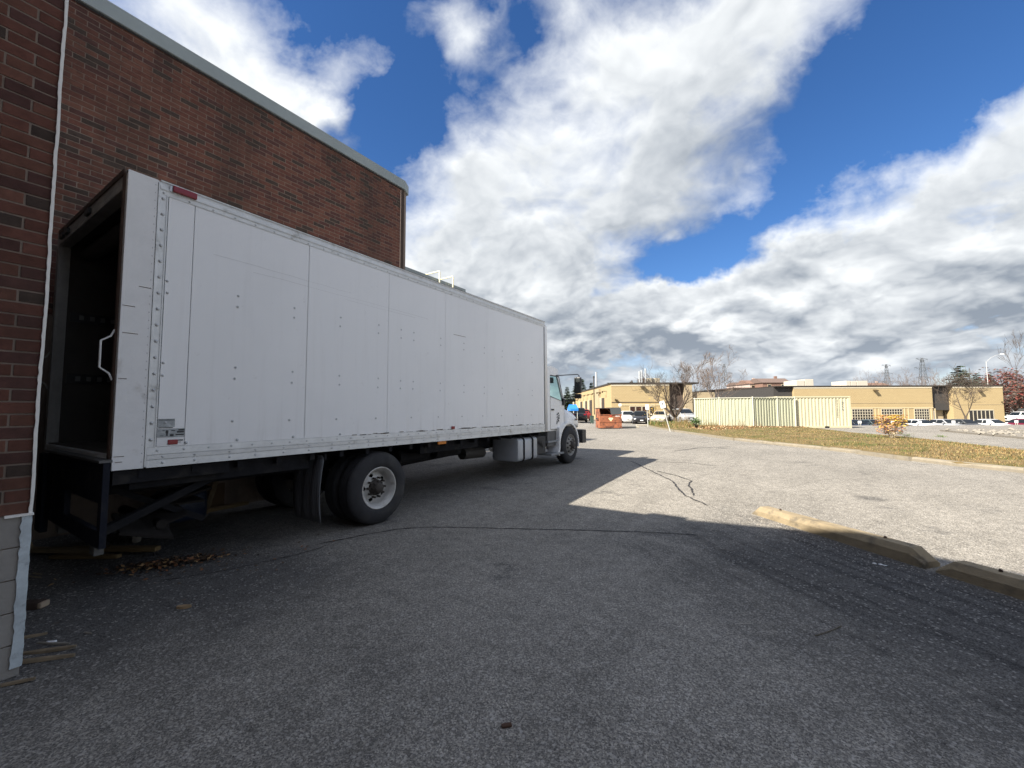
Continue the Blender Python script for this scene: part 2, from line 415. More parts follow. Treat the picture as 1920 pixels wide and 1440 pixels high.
def make_ground():
    mb = MB(); na = 144; rs = [0.0]; r = 0.35
    while r < 1500: rs.append(r); r *= 1.055 if r < 70 else 1.16
    vs = [Vector((0, 0, g(0, 0)))]
    for r in rs[1:]:
        for k in range(na):
            a = 2*PI*k/na; x, y = r*math.cos(a), r*math.sin(a); vs.append(Vector((x, y, g(x, y))))
    fs = [(0, 1+k, 1+(k+1) % na) for k in range(na)]
    for i in range(len(rs)-2):
        o, o2 = 1+i*na, 1+(i+1)*na
        for k in range(na): fs.append((o+k, o2+k, o2+(k+1) % na, o+(k+1) % na))
    mb.add(vs, fs, 0, True)
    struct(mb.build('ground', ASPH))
make_ground()

def ribbon(pts, w, lift, name, m, jitter=0.004):
    """a thin irregular strip lying on the ground (a crack, a seam of tar)"""
    P = []
    for (a, b) in zip(pts[:-1], pts[1:]):
        n = max(2, int((Vector(b)-Vector(a)).length/0.06))
        for i in range(n): P.append(Vector(a).lerp(Vector(b), i/n))
    P.append(Vector(pts[-1])); mb = MB(); vs = []; off = 0.0
    for i, q in enumerate(P):
        d = (P[min(i+1, len(P)-1)]-P[max(i-1, 0)]); d.z = 0; d.normalize(); nrm = Vector((-d.y, d.x, 0))
        off = off*0.85+R.uniform(-1, 1)*jitter*2.2
        ww = w*R.uniform(0.55, 1.25)*(0.3 if i in (0, len(P)-1) else 1)
        for sgn in (-1, 1):
            p = q+nrm*(off+sgn*ww/2); p.z = g(p.x, p.y)+lift; vs.append(p)
    mb.add(vs, [(2*i, 2*i+1, 2*i+3, 2*i+2) for i in range(len(P)-1)])
    return struct(mb.build(name, m))
TAR = mat('tar', (0.022, 0.021, 0.022), 0.8, var=0.3, vscale=30)
def gp(*xy): return [onground(x, y) for x, y in xy]
ribbon(gp((600, 1020), (640, 1012), (700, 1000), (745, 992), (800, 989), (900, 990), (1000, 992), (1200, 997), (1310, 1003)), 0.020, 0.006, 'pavement_crack', TAR)
ribbon(gp((1183, 865), (1225, 885), (1262, 903), (1270, 918), (1285, 930), (1325, 948)), 0.036, 0.006, 'pavement_crack', TAR, 0.007)
ribbon(gp((1230, 883), (1270, 893), (1296, 902), (1293, 912), (1301, 930)), 0.036, 0.006, 'pavement_crack', TAR, 0.007)
ribbon(gp((1265, 846), (1310, 840), (1370, 838)), 0.05, 0.006, 'pavement_crack', TAR)
ribbon(gp((1220, 866), (1290, 868), (1345, 874)), 0.03, 0.006, 'pavement_crack', TAR)
ribbon(gp((300, 1090), (420, 1070), (560, 1040), (620, 1021)), 0.012, 0.006, 'pavement_crack', TAR)

# ---------------------------------------------------------------- grass island, its kerb, the pale lot behind
FRONT = gp((1214, 799), (1235, 804), (1265, 809), (1320, 817), (1380, 826), (1460, 835), (1540, 843), (1620, 852), (1700, 863), (1800, 875), (1920, 887), (2100, 912), (2400, 955))
BACK = [onground(x, y) for x, y in ((1219, 796.5), (1245, 796.2), (1300, 797), (1400, 798.5), (1480, 800), (1540, 806.5), (1600, 814.5), (1650, 818.5), (1700, 823), (1800, 835), (1920, 850), (2100, 871), (2400, 905))]
def resample(P, n):
    L = [0.0]
    for a, b in zip(P[:-1], P[1:]): L.append(L[-1]+(b-a).length)
    out = []
    for i in range(n+1):
        s = L[-1]*i/n; k = 0
        while k < len(P)-2 and L[k+1] < s: k += 1
        out.append(P[k].lerp(P[k+1], (s-L[k])/max(1e-6, L[k+1]-L[k])))
    return out
NI = 90
FR, BK = resample(FRONT, NI), resample(BACK, NI)
for i in range(NI+1):                       # match front to back so that the strip runs across
    pass
KH = 0.11
CONC = mat('kerb_concrete', (0.245, 0.215, 0.165), 0.9, var=0.18, vscale=6, col2=(0.22, 0.20, 0.17), c2scale=2.5, bump=0.3, bscale=60, spec=0.2)
def make_island():
    mb = MB(); vs = []; nj = 6
    for i in range(NI+1):
        for j in range(nj+1):
            p = FR[i].lerp(BK[i], j/nj); hump = 0.10*math.sin(PI*j/nj)*min(1, (BK[i]-FR[i]).length/3)
            p.z = g(p.x, p.y)+KH+hump+R.uniform(-0.01, 0.01); vs.append(p)
    w = nj+1
    mb.add(vs, [(i*w+j, (i+1)*w+j, (i+1)*w+j+1, i*w+j+1) for i in range(NI) for j in range(nj)], 0, True)
    for row, sgn in ((FR, 0), (BK, nj)):        # skirts
        for i in range(NI):
            a, b = vs[i*w+sgn], vs[(i+1)*w+sgn]
            mb.quad(a, b, b-Vector((0, 0, 0.4)), a-Vector((0, 0, 0.4)))
    soil = mat('dry_turf_soil', (0.16, 0.12, 0.06), 0.95, var=0.35, vscale=3, col2=(0.10, 0.10, 0.035), c2scale=0.7, c2amt=(0.45, 0.65), bump=0.6, bscale=15, spec=0.1)
    struct(mb.build('grass_verge', soil))
make_island()
def make_kerb(P, name, w=0.13, h=KH, seg=3.0, inward=None):
    mb = MB(); L = sum((b-a).length for a, b in zip(P[:-1], P[1:])); n = max(2, int(L/0.5)); Q = resample(P, n)
    per = 6
    for i in range(n):
        a, b = Q[i].copy(), Q[i+1].copy(); d = (b-a); d.z = 0; d.normalize(); nr = Vector((-d.y, d.x, 0))
        if nr.dot(FH) > 0: nr = -nr           # towards the camera
        if i % per == per-1: b = b-d*0.012
        lo = 0.25
        def ring(p):
            z = g(p.x, p.y); o = nr*0.02
            return [Vector((*(p+o)[:2], z-lo)), Vector((*(p+o)[:2], z+h*0.6)), Vector((*(p+o-nr*0.025)[:2], z+h+0.004)), Vector((*(p+o-nr*w)[:2], z+h+0.012)), Vector((*(p+o-nr*w)[:2], z-lo))]
        mb.loft([ring(a), ring(b)])
    struct(mb.build(name, CONC))
make_kerb(FRONT, 'kerb')

def make_back_lot():
    mb = MB(); n = 40; Q = resample(BACK[3:], n); vs = []; rows = [0, 0.15, 0.35, 0.6, 0.8, 1.0]
    for i, p in enumerate(Q):
        u, v = uv(p.x, p.y)
        vend = 39.5; 
        for r_ in rows:
            vv = v+(vend-v)*r_ if v < vend-0.5 else v+0.5*r_
            uu = u*(1+0.55*r_*max(0, (vend-v))/vend)
            q = W(uu, vv); q.z = g(q.x, q.y)+0.008; vs.append(q)
    w = len(rows)
    mb.add(vs, [(i*w+j, (i+1)*w+j, (i+1)*w+j+1, i*w+j+1) for i in range(n) for j in range(w-1)], 0, True)
    struct(mb.build('back_lot', ASPH2))
make_back_lot()

def blades(name, label, n, place, mats, hmin, hmax, wid, lean):
    mb = MB()
    for _ in range(n):
        p = place()
        if p is None: continue
        h = R.uniform(hmin, hmax); a = R.uniform(0, 2*PI); d = Vector((math.cos(a), math.sin(a), 0)); s = Vector((-d.y, d.x, 0))*wid*R.uniform(0.6, 1.4)
        t = p+UP*h+d*h*R.uniform(0.1, lean); kk = math.sin(p.x*1.7+1.3*math.sin(p.y*0.9))+math.sin(p.y*2.3+p.x*0.6)+0.9*math.sin(p.x*0.55-p.y*0.4); mi = R.choices(range(len(mats)), weights=[max(0.2, w_+dk*kk) for w_, dk in zip(GW, (1.6, -1.1, -0.5, 0.3))])[0]
        mid = p.lerp(t, 0.55)+UP*h*0.12
        mb.add((p-s, p+s, mid+s*0.7, mid-s*0.7, t), ((0, 1, 2, 3), (3, 2, 4)), mi)
    o = mb.build(name, mats); o['kind'] = 'stuff'; o['label'] = label
    return o
def island_pt(tmin=0.0, tmax=1.0, j0=0.03, j1=0.97):
    i = R.uniform(tmin, tmax)*NI; k = min(NI-1, int(i)); f = i-k; j = R.uniform(j0, j1)
    a = FR[k].lerp(FR[k+1], f); b = BK[k].lerp(BK[k+1], f); p = a.lerp(b, j)
    p.z = g(p.x, p.y)+KH+0.10*math.sin(PI*j)*min(1, (b-a).length/3)-0.01
    return p
GM = [mat('grass_straw', (0.31, 0.23, 0.105), 0.8, spec=0.2), mat('grass_olive', (0.135, 0.13, 0.045), 0.8, spec=0.2), mat('grass_green', (0.08, 0.12, 0.03), 0.8, spec=0.2), mat('grass_brown', (0.23, 0.14, 0.06), 0.85, spec=0.2)]
GW = (4.4, 3.2, 1.0, 3.6)
def dens_pt():
    for _ in range(8):
        p = island_pt()
        d = (p-EYE).length
        if R.random() < min(1.0, (14/d)**1.3+0.12): return p
    return p
blades('grass', 'dry straw coloured and olive grass on the kerbed verge', 34000, dens_pt, GM, 0.02, 0.075, 0.006, 1.3)
def leaf_litter(name, label, n, place, mats, size, flat=0.5):
    mb = MB()
    for _ in range(n):
        p = place(); a = R.uniform(0, 2*PI); s = size*R.uniform(0.6, 1.4)
        M = Matrix.Translation(p+UP*R.uniform(0.005, 0.03)) @ Matrix.Rotation(a, 4, 'Z') @ Matrix.Rotation(R.uniform(-flat, flat), 4, 'X') @ Matrix.Rotation(R.uniform(-flat, flat), 4, 'Y')
        vs = [M @ Vector(q) for q in ((-s, 0, 0), (-0.2*s, -0.55*s, 0.1*s), (s, 0, 0.02*s), (-0.2*s, 0.55*s, 0.12*s))]
        mb.add(vs, ((0, 1, 2, 3),), R.randrange(len(mats)))
    o = mb.build(name, mats); o['kind'] = 'stuff'; o['label'] = label
    return o
LF = [mat('leaf_tan', (0.36, 0.22, 0.10), 0.8), mat('leaf_rust', (0.20, 0.085, 0.035), 0.8), mat('leaf_pale', (0.50, 0.37, 0.22), 0.8), mat('leaf_dark', (0.09, 0.055, 0.03), 0.85)]
leaf_litter('leaf_litter', 'brown fallen leaves caught in the far end of the verge', 5200, lambda: island_pt(0.06, 0.40, 0.15, 0.99), LF, 0.065, 0.9)
GW = (1, 3, 5, 1)
blades('weeds', 'taller green and brown weeds at the narrow end of the verge', 1500, lambda: island_pt(0.0, 0.28, 0.05, 0.98), GM, 0.12, 0.40, 0.014, 0.7)

# ---------------------------------------------------------------- wheel stops
def wheel_stop(a, b, label, w=0.245, h=0.170):
    L = (b-a).length; mid = (a+b)/2; ang = math.atan2((b-a).y, (b-a).x)
    z0 = min(g(a.x, a.y), g(b.x, b.y))
    o = thing('wheel_stop', label, 'wheel stop', (mid.x, mid.y, z0), ang, 'concrete wheel stops in the lane')
    mb = MB(); prof = [(-w/2, -0.03), (-w*0.47, 0.105), (-w*0.29, h), (w*0.29, h), (w*0.47, 0.105), (w/2, -0.03)]
    xs = [-L/2, -L/2+0.006, -L/2+0.13] + [(-L/2+0.13)+(L-0.26)*k/14 for k in range(1, 14)] + [L/2-0.13, L/2-0.006, L/2]
    rings = []
    for i, x in enumerate(xs):
        k = 0.40 if i in (0, 1, len(xs)-1, len(xs)-2) else 1.0
        if i in (0, len(xs)-1): k = 0.36
        j = [R.uniform(-0.0015, 0.0015) for _ in prof]
        rings.append([(x, y0*(0.96 if k < 1 else 1)+j[q], (z*k if z > 0 else z)+j[q]*0.7) for q, (y0, z) in enumerate(prof)])
    mb.loft(rings)
    m = mat('stop_concrete', (0.275, 0.222, 0.145), 0.9, var=0.22, vscale=9, col2=(0.14, 0.12, 0.09), c2scale=4.0, c2amt=(0.5, 0.7), bump=0.5, bscale=45, spec=0.2)
    mb.build('body', m, o, flat=True)
    for x in (-L*0.32, L*0.30):
        MB().lathe([(0, 0.0), (0, 0.016), (0.022, 0.013), (0.026, 0.0)], (x, 0.02, h-0.002), 'Z', 8).build('anchor_pin', mat('rust_pin', (0.05, 0.03, 0.02), 0.8), o, flat=True)
    return o
sh = BNRM*0.10
wheel_stop(BLK_A+sh+BDIR*0.02, BLK_B+sh-BDIR*0.02, 'weathered concrete wheel stop half in sun, pale crumbled grit at its lit end')
b2 = BLK_B+BDIR*0.07
wheel_stop(b2+sh, b2+sh+BDIR*2.3, 'second concrete wheel stop cut off by the frame edge, wholly in shade')
# ---------------------------------------------------------------- the red brick building beside the truck
XN, YN = -4.10, 0.60          # near wing: wall plane and its end
XM, YM = -8.20, 7.42          # taller wall behind the truck
XL, YL = -11.5, 13.9          # lower-looking wing further on
HN, HM, HL = 5.9, 7.73, 6.97
BRK = [mat('brick_red', (0.132, 0.056, 0.041), 0.88, var=0.28, vscale=14, bump=0.35, bscale=70, rand=0.16, spec=0.2, stain=0.45),
       mat('brick_russet', (0.150, 0.068, 0.048), 0.88, var=0.25, vscale=14, bump=0.35, bscale=70, rand=0.14, spec=0.2, stain=0.45),
       mat('brick_plum', (0.092, 0.044, 0.037), 0.88, var=0.25, vscale=14, bump=0.35, bscale=70, rand=0.14, spec=0.2, stain=0.45),
       mat('brick_brown', (0.066, 0.047, 0.038), 0.88, var=0.3, vscale=14, bump=0.35, bscale=70, rand=0.2, spec=0.2, stain=0.4)]
BW = (5, 4, 3, 1.7)
MORT = mat('mortar', (0.235, 0.185, 0.15), 0.95, var=0.2, vscale=5, bump=0.4, bscale=80, spec=0.15, stain=0.4)
FLASH = mat('coping_metal', (0.27, 0.30, 0.29), 0.55, metal=0.3, var=0.12, vscale=1.5)
SEAL = mat('sealant', (0.80, 0.79, 0.74), 0.7, var=0.1, vscale=20)
bld = thing('brick_building', 'dark red brick warehouse with a metal roof edge behind the white truck', 'building', (-8.2, 3.0, 0))
def brick_run(part, x, y0, y1, z0, z1, singles, fn=None, course=0.080, pitch=0.25, joint=0.011, wall_back=0.0035):
    """wall facing +X between y0 and y1: each brick a box standing 6 mm proud of the mortar"""
    shared = {}
    cells = []
    nz = int(round((z1-z0)/course))
    for c in range(nz):
        zc = z0+c*course; off = (pitch/2 if c % 2 else 0.0)
        y = y1+off-pitch*2 if off else y1-pitch
        y = y1 - (pitch/2 if c % 2 else 0)
        segs = []
        if c % 2: segs.append((y1-pitch/2+joint, y1))
        while y > y0:
            segs.append((max(y0, y-pitch+joint), y)); y -= pitch
        for a, b in segs:
            if b-a > 0.03: cells.append((a, b, zc+joint/2, zc+course-joint/2))
    def score(cell):
        p = Vector((x, (cell[0]+cell[1])/2, (cell[2]+cell[3])/2)); d = p-EYE
        if d.dot(CF) < 0.2: return 1e9
        px, py = topix(p)
        return d.length if (-20 < px < 1940 and -20 < py < 1460 and (fn is None or fn(px, py))) else 1e6+d.length
    order = sorted(cells, key=score); single = set(order[:singles])
    rest = MB(); o = ORG[part.name]
    for cell in cells:
        a, b, zl, zh = cell; mi = R.choices(range(4), weights=BW)[0]; pr = wall_back+R.uniform(-0.0015, 0.0025)
        if cell in single:
            key = (round(b-a, 3), mi)
            if key not in shared:
                mb = MB(); mb.box((-0.03, -(b-a)/2, -(zh-zl)/2), (0, (b-a)/2, (zh-zl)/2), 0, bev=0.003)
                shared[key] = mb.mesh('brick', BRK[mi])
            ob = bpy.data.objects.new('brick', shared[key]); COL.objects.link(ob); ob.parent = part
            ob.location = Vector((x+pr, (a+b)/2, (zl+zh)/2))-o
        else:
            xx = x+pr
            rest.add(((xx, a, zl), (xx, b, zl), (xx, b, zh), (xx, a, zh), (x-0.02, a, zl), (x-0.02, b, zl), (x-0.02, b, zh), (x-0.02, a, zh)),
                     ((0, 1, 2, 3), (0, 4, 5, 1), (1, 5, 6, 2), (2, 6, 7, 3), (3, 7, 4, 0)), mi)
    if rest.f:
        ob = rest.build('brickwork', BRK, part); ob['kind'] = 'stuff'
# near wing
w1 = MB().box((XN-0.25, -2.44, 0.0), (XN, YN, HN)).box((XM, YN-0.25, 0.0), (XN-0.26, YN-0.004, HN)).build('wall', MORT, bld)
brick_run(w1, XN, -2.4, YN, 1.00, HN-0.1, 150)
CMU = mat('concrete_block', (0.30, 0.285, 0.26), 0.92, var=0.14, vscale=4, col2=(0.17, 0.16, 0.15), c2scale=2.2, c2amt=(0.55, 0.8), bump=0.5, bscale=55, spec=0.15)
blockm = {}
for c in range(5):
    y = YN-(0.2 if c % 2 else 0.0)
    segs = [(YN-0.2, YN)] if c % 2 else []
    while y > -2.4: segs.append((max(-2.4, y-0.4), y)); y -= 0.4
    for a, b in segs:
        if b-a < 0.05: continue
        k = round(b-a, 2)
        if k not in blockm: blockm[k] = MB().box((-0.05, -(b-a)/2+0.003, -0.097), (0, (b-a)/2-0.003, 0.097), bev=0.004).mesh('concrete_block', CMU)
        ob = bpy.data.objects.new('concrete_block', blockm[k]); COL.objects.link(ob); ob.parent = w1
        ob.location = Vector((XN+0.010+R.uniform(-0.001, 0.001), (a+b)/2, c*0.2+0.10))-ORG[w1.name]
# ragged bead of sealant up the corner, wider over the blocks
def bead(name, x, y, z0, z1, wa, wb, parent, step_=0.035):
    mb = MB(); rings = []; n = int((z1-z0)/step_); o = 0
    for i in range(n+1):
        z = z0+(z1-z0)*i/n; o = o*0.8+R.uniform(-1, 1)*0.0014; w = (wa if z < 1.0 else wb)*R.uniform(0.85, 1.18)
        rings.append([(x+0.004, y+0.006+o, z), (x+0.018, y+0.004+o, z), (x+0.018, y-w+o, z), (x+0.004, y-w+o, z)])
    mb.loft(rings)
    return mb.build(name, SEAL, parent)
bead('sealant_bead', XN, YN+0.004, 1.0, HN-0.1, 0.014, 0.012, w1)
mb = MB(); rings = []
for i in range(30):
    z = 0.06+0.93*i/29; w = 0.042*R.uniform(0.85, 1.15); o = R.uniform(-0.004, 0.004)
    rings.append([(XN+0.008, YN+0.008, z), (XN+0.022, YN+0.006+o, z), (XN+0.022, YN-w+o, z), (XN+0.008, YN-w+o, z)])
mb.loft(rings).build('painted_edge', mat('pale_blue_paint', (0.50, 0.56, 0.58), 0.75, var=0.25, vscale=12, col2=(0.28, 0.30, 0.31), c2scale=14, c2amt=(0.55, 0.7)), w1)
MB().box((XN-0.02, YN-0.11, 0.992), (XN+0.03, YN+0.012, 1.006), rot=None).build('sealant_bead', SEAL, w1)
MB().box((XN-0.5, -2.44, HN), (XN+0.05, YN+0.05, HN+0.06)).build('roof_coping', FLASH, bld)
# tall wall behind the truck
ch = 0.26
w2 = MB().prism([(XM, YN+0.002), (XM, YM), (XM-ch*0.58, YM+ch*0.8), (XM-3.2, YM+ch*0.8), (XM-3.2, YN+0.002)], 0.0, HM-0.1, 0, 'Z').build('wall', MORT, bld)
def above_truck(px, py):
    return py < 322+(px-243)*0.3604 if px > 243 else py < 322+(243-px)*0.8
brick_run(w2, XM, YN+0.02, YM-0.13, 2.96, HM-0.21, 150, above_truck)
# the plain end strip, its pale joint and the coping
MB().box((XM-0.02, YM-0.118, 0.5), (XM+0.008, YM-0.002, HM-0.25)).build('corner_strip', BRK[3], w2)
mbb = MB(); rings = []
for i in range(120):
    z = 0.5+(HM-0.78)*i/119; o = R.uniform(-0.003, 0.003); rings.append([(XM, YM-0.132+o, z), (XM+0.012, YM-0.132+o, z), (XM+0.012, YM-0.112+o, z), (XM, YM-0.112+o, z)])
mbb.loft(rings).build('sealant_bead', mat('old_sealant', (0.42, 0.31, 0.24), 0.8), w2)
out = [(XM+0.06, YN-0.3), (XM+0.06, YM-0.02), (XM+0.06-ch*0.58, YM+ch*0.8+0.03), (XM-3.1, YM+ch*0.8+0.03), (XM-3.1, YN-0.3)]
MB().prism(out, HM-0.235, HM, 0, 'Z').build('roof_coping', FLASH, bld)
MB().box((XM, YN, HM-0.262), (XM+0.028, YM-0.03, HM-0.237)).build('drip_edge', mat('dark_trim', (0.03, 0.03, 0.032), 0.6), bld)
# further wing
w3 = MB().box((XL-6, YM+ch*0.8+0.003, 0.0), (XL, YL, HL-0.08)).build('wall', MORT, bld)
rest = MB()
for c in range(int((HL-0.2-4.0)/0.08)):
    z = 4.0+c*0.08; y = YL-(0.125 if c % 2 else 0)
    while y > YM+0.5:
        rest.add([(XL+0.006, y-0.24, z+.005), (XL+0.006, y, z+.005), (XL+0.006, y, z+.075), (XL+0.006, y-0.24, z+.075), (XL-.01, y-0.24, z+.005), (XL-.01, y, z+.005), (XL-.01, y, z+.075), (XL-.01, y-0.24, z+.075)],
                 ((0, 1, 2, 3), (0, 4, 5, 1), (1, 5, 6, 2), (2, 6, 7, 3), (3, 7, 4, 0)), R.choices(range(4), weights=BW)[0]); y -= 0.25
ob = rest.build('brickwork', BRK, w3); ob['kind'] = 'stuff'
MB().box((XL-6, YM+0.4, HL-0.22), (XL+0.05, YL+0.05, HL)).build('roof_coping', FLASH, bld)
# dock floor slab and steel edge behind the truck's tail, dock door opening
DARK = mat('dock_dark', (0.02, 0.02, 0.022), 0.8)
MB().box((XM+0.3, YN+0.001, 0.05), (XN-2.9, YN+0.16, 1.12)).build('dock_face', mat('dock_concrete', (0.14, 0.13, 0.12), 0.9, var=0.3), bld)
# cream ladder rails standing over the far roof edge
CREAM = mat('cream_rail', (0.78, 0.72, 0.48), 0.5)
for yy in (12.15, 12.95):
    MB().tube([(XL-0.75, yy, HL+0.28), (XL+0.17, yy, HL+0.28), (XL+0.19, yy, HL+0.22), (XL+0.19, yy, HL-0.55), (XL+0.19, yy, HL-3.0)], 0.03, 8).build('ladder_rail', CREAM, bld)
for k in range(10):
    MB().tube([(XL+0.19, 12.15, HL-0.75-0.3*k), (XL+0.19, 12.95, HL-0.75-0.3*k)], 0.014, 6).build('rung', CREAM, bld)

# the warehouse the photograph is taken from, behind the camera: known from its shadow
whs = thing('brick_warehouse', 'tall brick warehouse standing behind the viewpoint', 'building', (0, -6, 0))
HB, YB = 8.0, -2.45
MB().box((-14, -26, 0), (9.5, YB, HB)).build('wall', BRK[0], whs)
MB().box((-14.05, -26.05, HB), (9.55, YB+0.05, HB+0.08)).build('roof_coping', FLASH, whs)
MB().prism([(-9.0, HB+0.081), (-9.0, 8.86), (-5.5, 8.86), (-4.1, 9.10), (-1.95, 8.44), (-0.6, HB+0.081)], YB-0.4, YB-0.02, 0, 'Y').build('shadow_caster', BRK[0], whs)  # added unseen roof piece, its outline shaped to bend the shadow edge
MB().box((2.0, YB+0.001, 0.02), (3.1, YB+0.05, 2.15)).build('door', mat('grey_door', (0.12, 0.13, 0.14), 0.6), whs)
# ---------------------------------------------------------------- the white box truck
TX0, TX1 = -7.62, -5.0        # left and right side of the box
TY0, TY1, TYN = 1.19, 9.22, 9.56
TZ0, TZ1 = 1.13, 3.90
WHITE_R = mat('rail_white', (0.70, 0.71, 0.70), 0.45, var=0.12, vscale=9, col2=(0.38, 0.37, 0.34), c2scale=4, c2amt=(0.58, 0.75), metal=0.15)
WHITE_P = mat('post_white', (0.77, 0.77, 0.76), 0.5, var=0.06, vscale=6, col2=(0.48, 0.46, 0.43), c2scale=3, c2amt=(0.6, 0.8))
def truck_paint():
    mm = bpy.data.materials.new('truck_white'); mm.use_nodes = True; t = NT(mm.node_tree); b = t.n['Principled BSDF']
    p = t.node('ShaderNodeNewGeometry').outputs['Position']
    streak = t.noise(t.v('MULTIPLY', p, (6, 6, 0.35)), 1.6, 5, 0.65); film = t.noise(p, 0.55, 4, 0.6); fine = t.noise(p, 7, 5, 0.7)
    zz = t.xyz(p)[2]
    low = t.step(zz, 1.75, 1.2)
    col = t.mix(t.step(film, 0.40, 0.70, 0.0, 0.5), c4((0.86, 0.865, 0.86)), c4((0.79, 0.795, 0.79)))
    col = t.mix(t.m('MULTIPLY', t.step(streak, 0.50, 0.72), t.m('ADD', 0.07, t.m('MULTIPLY', low, 0.22))), col, c4((0.52, 0.50, 0.46)))
    col = t.mix(t.m('MULTIPLY', t.step(fine, 0.62, 0.72), 0.12), col, c4((0.35, 0.32, 0.28)))
    t.put(b.inputs['Base Color'], col); b.inputs['Roughness'].default_value = 0.36; b.inputs['Specular IOR Level'].default_value = 0.45
    bn = t.node('ShaderNodeBump'); bn.inputs['Strength'].default_value = 0.25; bn.inputs['Distance'].default_value = 0.02; t.put(bn.inputs['Height'], t.noise(p, 1.7, 2, 0.4)); t.l.new(bn.outputs[0], b.inputs['Normal'])
    return mm
WHITE = truck_paint(); MATS['truck_white'] = WHITE
RIV = mat('rivet_metal', (0.52, 0.53, 0.54), 0.4, metal=0.4)
SEAM = mat('seam_dark', (0.06, 0.06, 0.065), 0.7)
BLACK = mat('chassis_black', (0.013, 0.013, 0.015), 0.85, spec=0.18, var=0.35, vscale=6, col2=(0.032, 0.029, 0.026), c2scale=4)
RUBBER = mat('rubber', (0.022, 0.022, 0.024), 0.82, var=0.3, vscale=8, col2=(0.045, 0.043, 0.04), c2scale=3)
RUST = mat('rusty_steel', (0.085, 0.050, 0.034), 0.85, var=0.35, vscale=8, col2=(0.07, 0.05, 0.04), c2scale=5)
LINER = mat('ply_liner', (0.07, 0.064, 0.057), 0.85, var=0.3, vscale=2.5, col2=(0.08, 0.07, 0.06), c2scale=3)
REDL = mat('red_lens', (0.24, 0.008, 0.02), 0.22)
AMBER = mat('amber_lens', (0.55, 0.17, 0.01), 0.25)
CLIP = mat('plastic_black', (0.015, 0.015, 0.017), 0.45)
ALU = mat('aluminium', (0.56, 0.57, 0.58), 0.38, metal=0.55, var=0.12, vscale=5)
truck = thing('box_truck', 'white box truck backed up to the dock with its rear roll door open', 'truck', (-6.31, 4.15, 0))
ZX = TX1
# floor, roof, far side, nose
box = MB()
box.box((TX0, TY0, TZ0+0.02), (TX1-0.02, TY1, TZ0+0.14))                     # floor
box.box((TX0, TY0, TZ1-0.03), (TX1-0.01, TY1, TZ1))                           # roof
box.box((TX0, TY0, TZ0+0.14), (TX0+0.03, TY1, TZ1-0.03))                      # far side
box.box((TX1-0.045, TY0+0.10, TZ0+0.14), (TX1-0.016, TY1, TZ1-0.03))          # inner skin behind the panels
body = box.build('cargo_box', WHITE, truck)
lin = MB()
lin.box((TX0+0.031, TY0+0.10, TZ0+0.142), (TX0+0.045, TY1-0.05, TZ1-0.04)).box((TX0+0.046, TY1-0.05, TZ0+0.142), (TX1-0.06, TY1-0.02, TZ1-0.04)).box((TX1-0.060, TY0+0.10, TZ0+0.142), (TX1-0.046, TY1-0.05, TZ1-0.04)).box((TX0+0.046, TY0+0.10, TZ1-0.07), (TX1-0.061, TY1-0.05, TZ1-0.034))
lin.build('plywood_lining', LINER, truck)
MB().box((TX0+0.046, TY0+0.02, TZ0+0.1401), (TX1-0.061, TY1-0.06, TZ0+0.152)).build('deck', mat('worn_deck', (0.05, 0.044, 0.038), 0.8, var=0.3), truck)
for z in (2.08, 2.87):
    e = MB().box((TX0+0.046, TY0+0.14, z-0.062), (TX0+0.058, TY1-0.1, z+0.062)).build('lashing_track', CLIP, truck)
    sl_ = MB(); y = TY0+0.22
    while y < TY0+3.5:
        sl_.box((TX0+0.0581, y, z-0.03), (TX0+0.0600, y+0.045, z+0.03)); y += 0.10
    sl_.build('slot', mat('steel_dull', (0.17, 0.17, 0.16), 0.6, metal=0.4), e)
# rounded fibreglass nose
nose = MB(); rings = []
for (y, inset) in ((TY1+0.002, 0.0), (TY1+0.08, 0.0), (TY1+0.17, 0.018), (TY1+0.25, 0.06), (TY1+0.31, 0.13), (TYN, 0.28)):
    x0, x1, z0, z1 = TX0+inset, TX1+0.004-inset, TZ0+0.02, TZ1+0.004-inset; rr = 0.10; ring = []
    for (cx, cz, a0) in ((x1-rr, z1-rr, 0), (x0+rr, z1-rr, 90)):
        for k in range(5):
            a = math.radians(a0+22.5*k); ring.append((cx+rr*math.cos(a), y, cz+rr*math.sin(a)))
    ring += [(x0, y, z0), (x1, y, z0)]; rings.append(ring)
nose.loft(rings, 0, True)
nose.build('nose_fairing', WHITE, truck)
MB().box((ZX-0.02, TY1-0.018, TZ0+0.03), (ZX+0.002, TY1-0.001, TZ1-0.03)).build('seal_strip', SEAM, truck)
# side panels with open seams
seams = [1.50, 1.72, 2.96, 4.25, 5.53, 6.78, 8.06, TY1-0.02]
for a, b in zip(seams[:-1], seams[1:]):
    MB().box((ZX-0.015, a+0.0028, TZ0+0.19), (ZX-0.002+R.uniform(-0.0008, 0.0008), b-0.0028, TZ1-0.13), bev=0.0015).build('side_panel', WHITE, truck)
MB().box((ZX-0.0165, 1.5, TZ0+0.19), (ZX-0.0155, TY1-0.02, TZ1-0.13)).build('seam_backing', SEAM, truck)
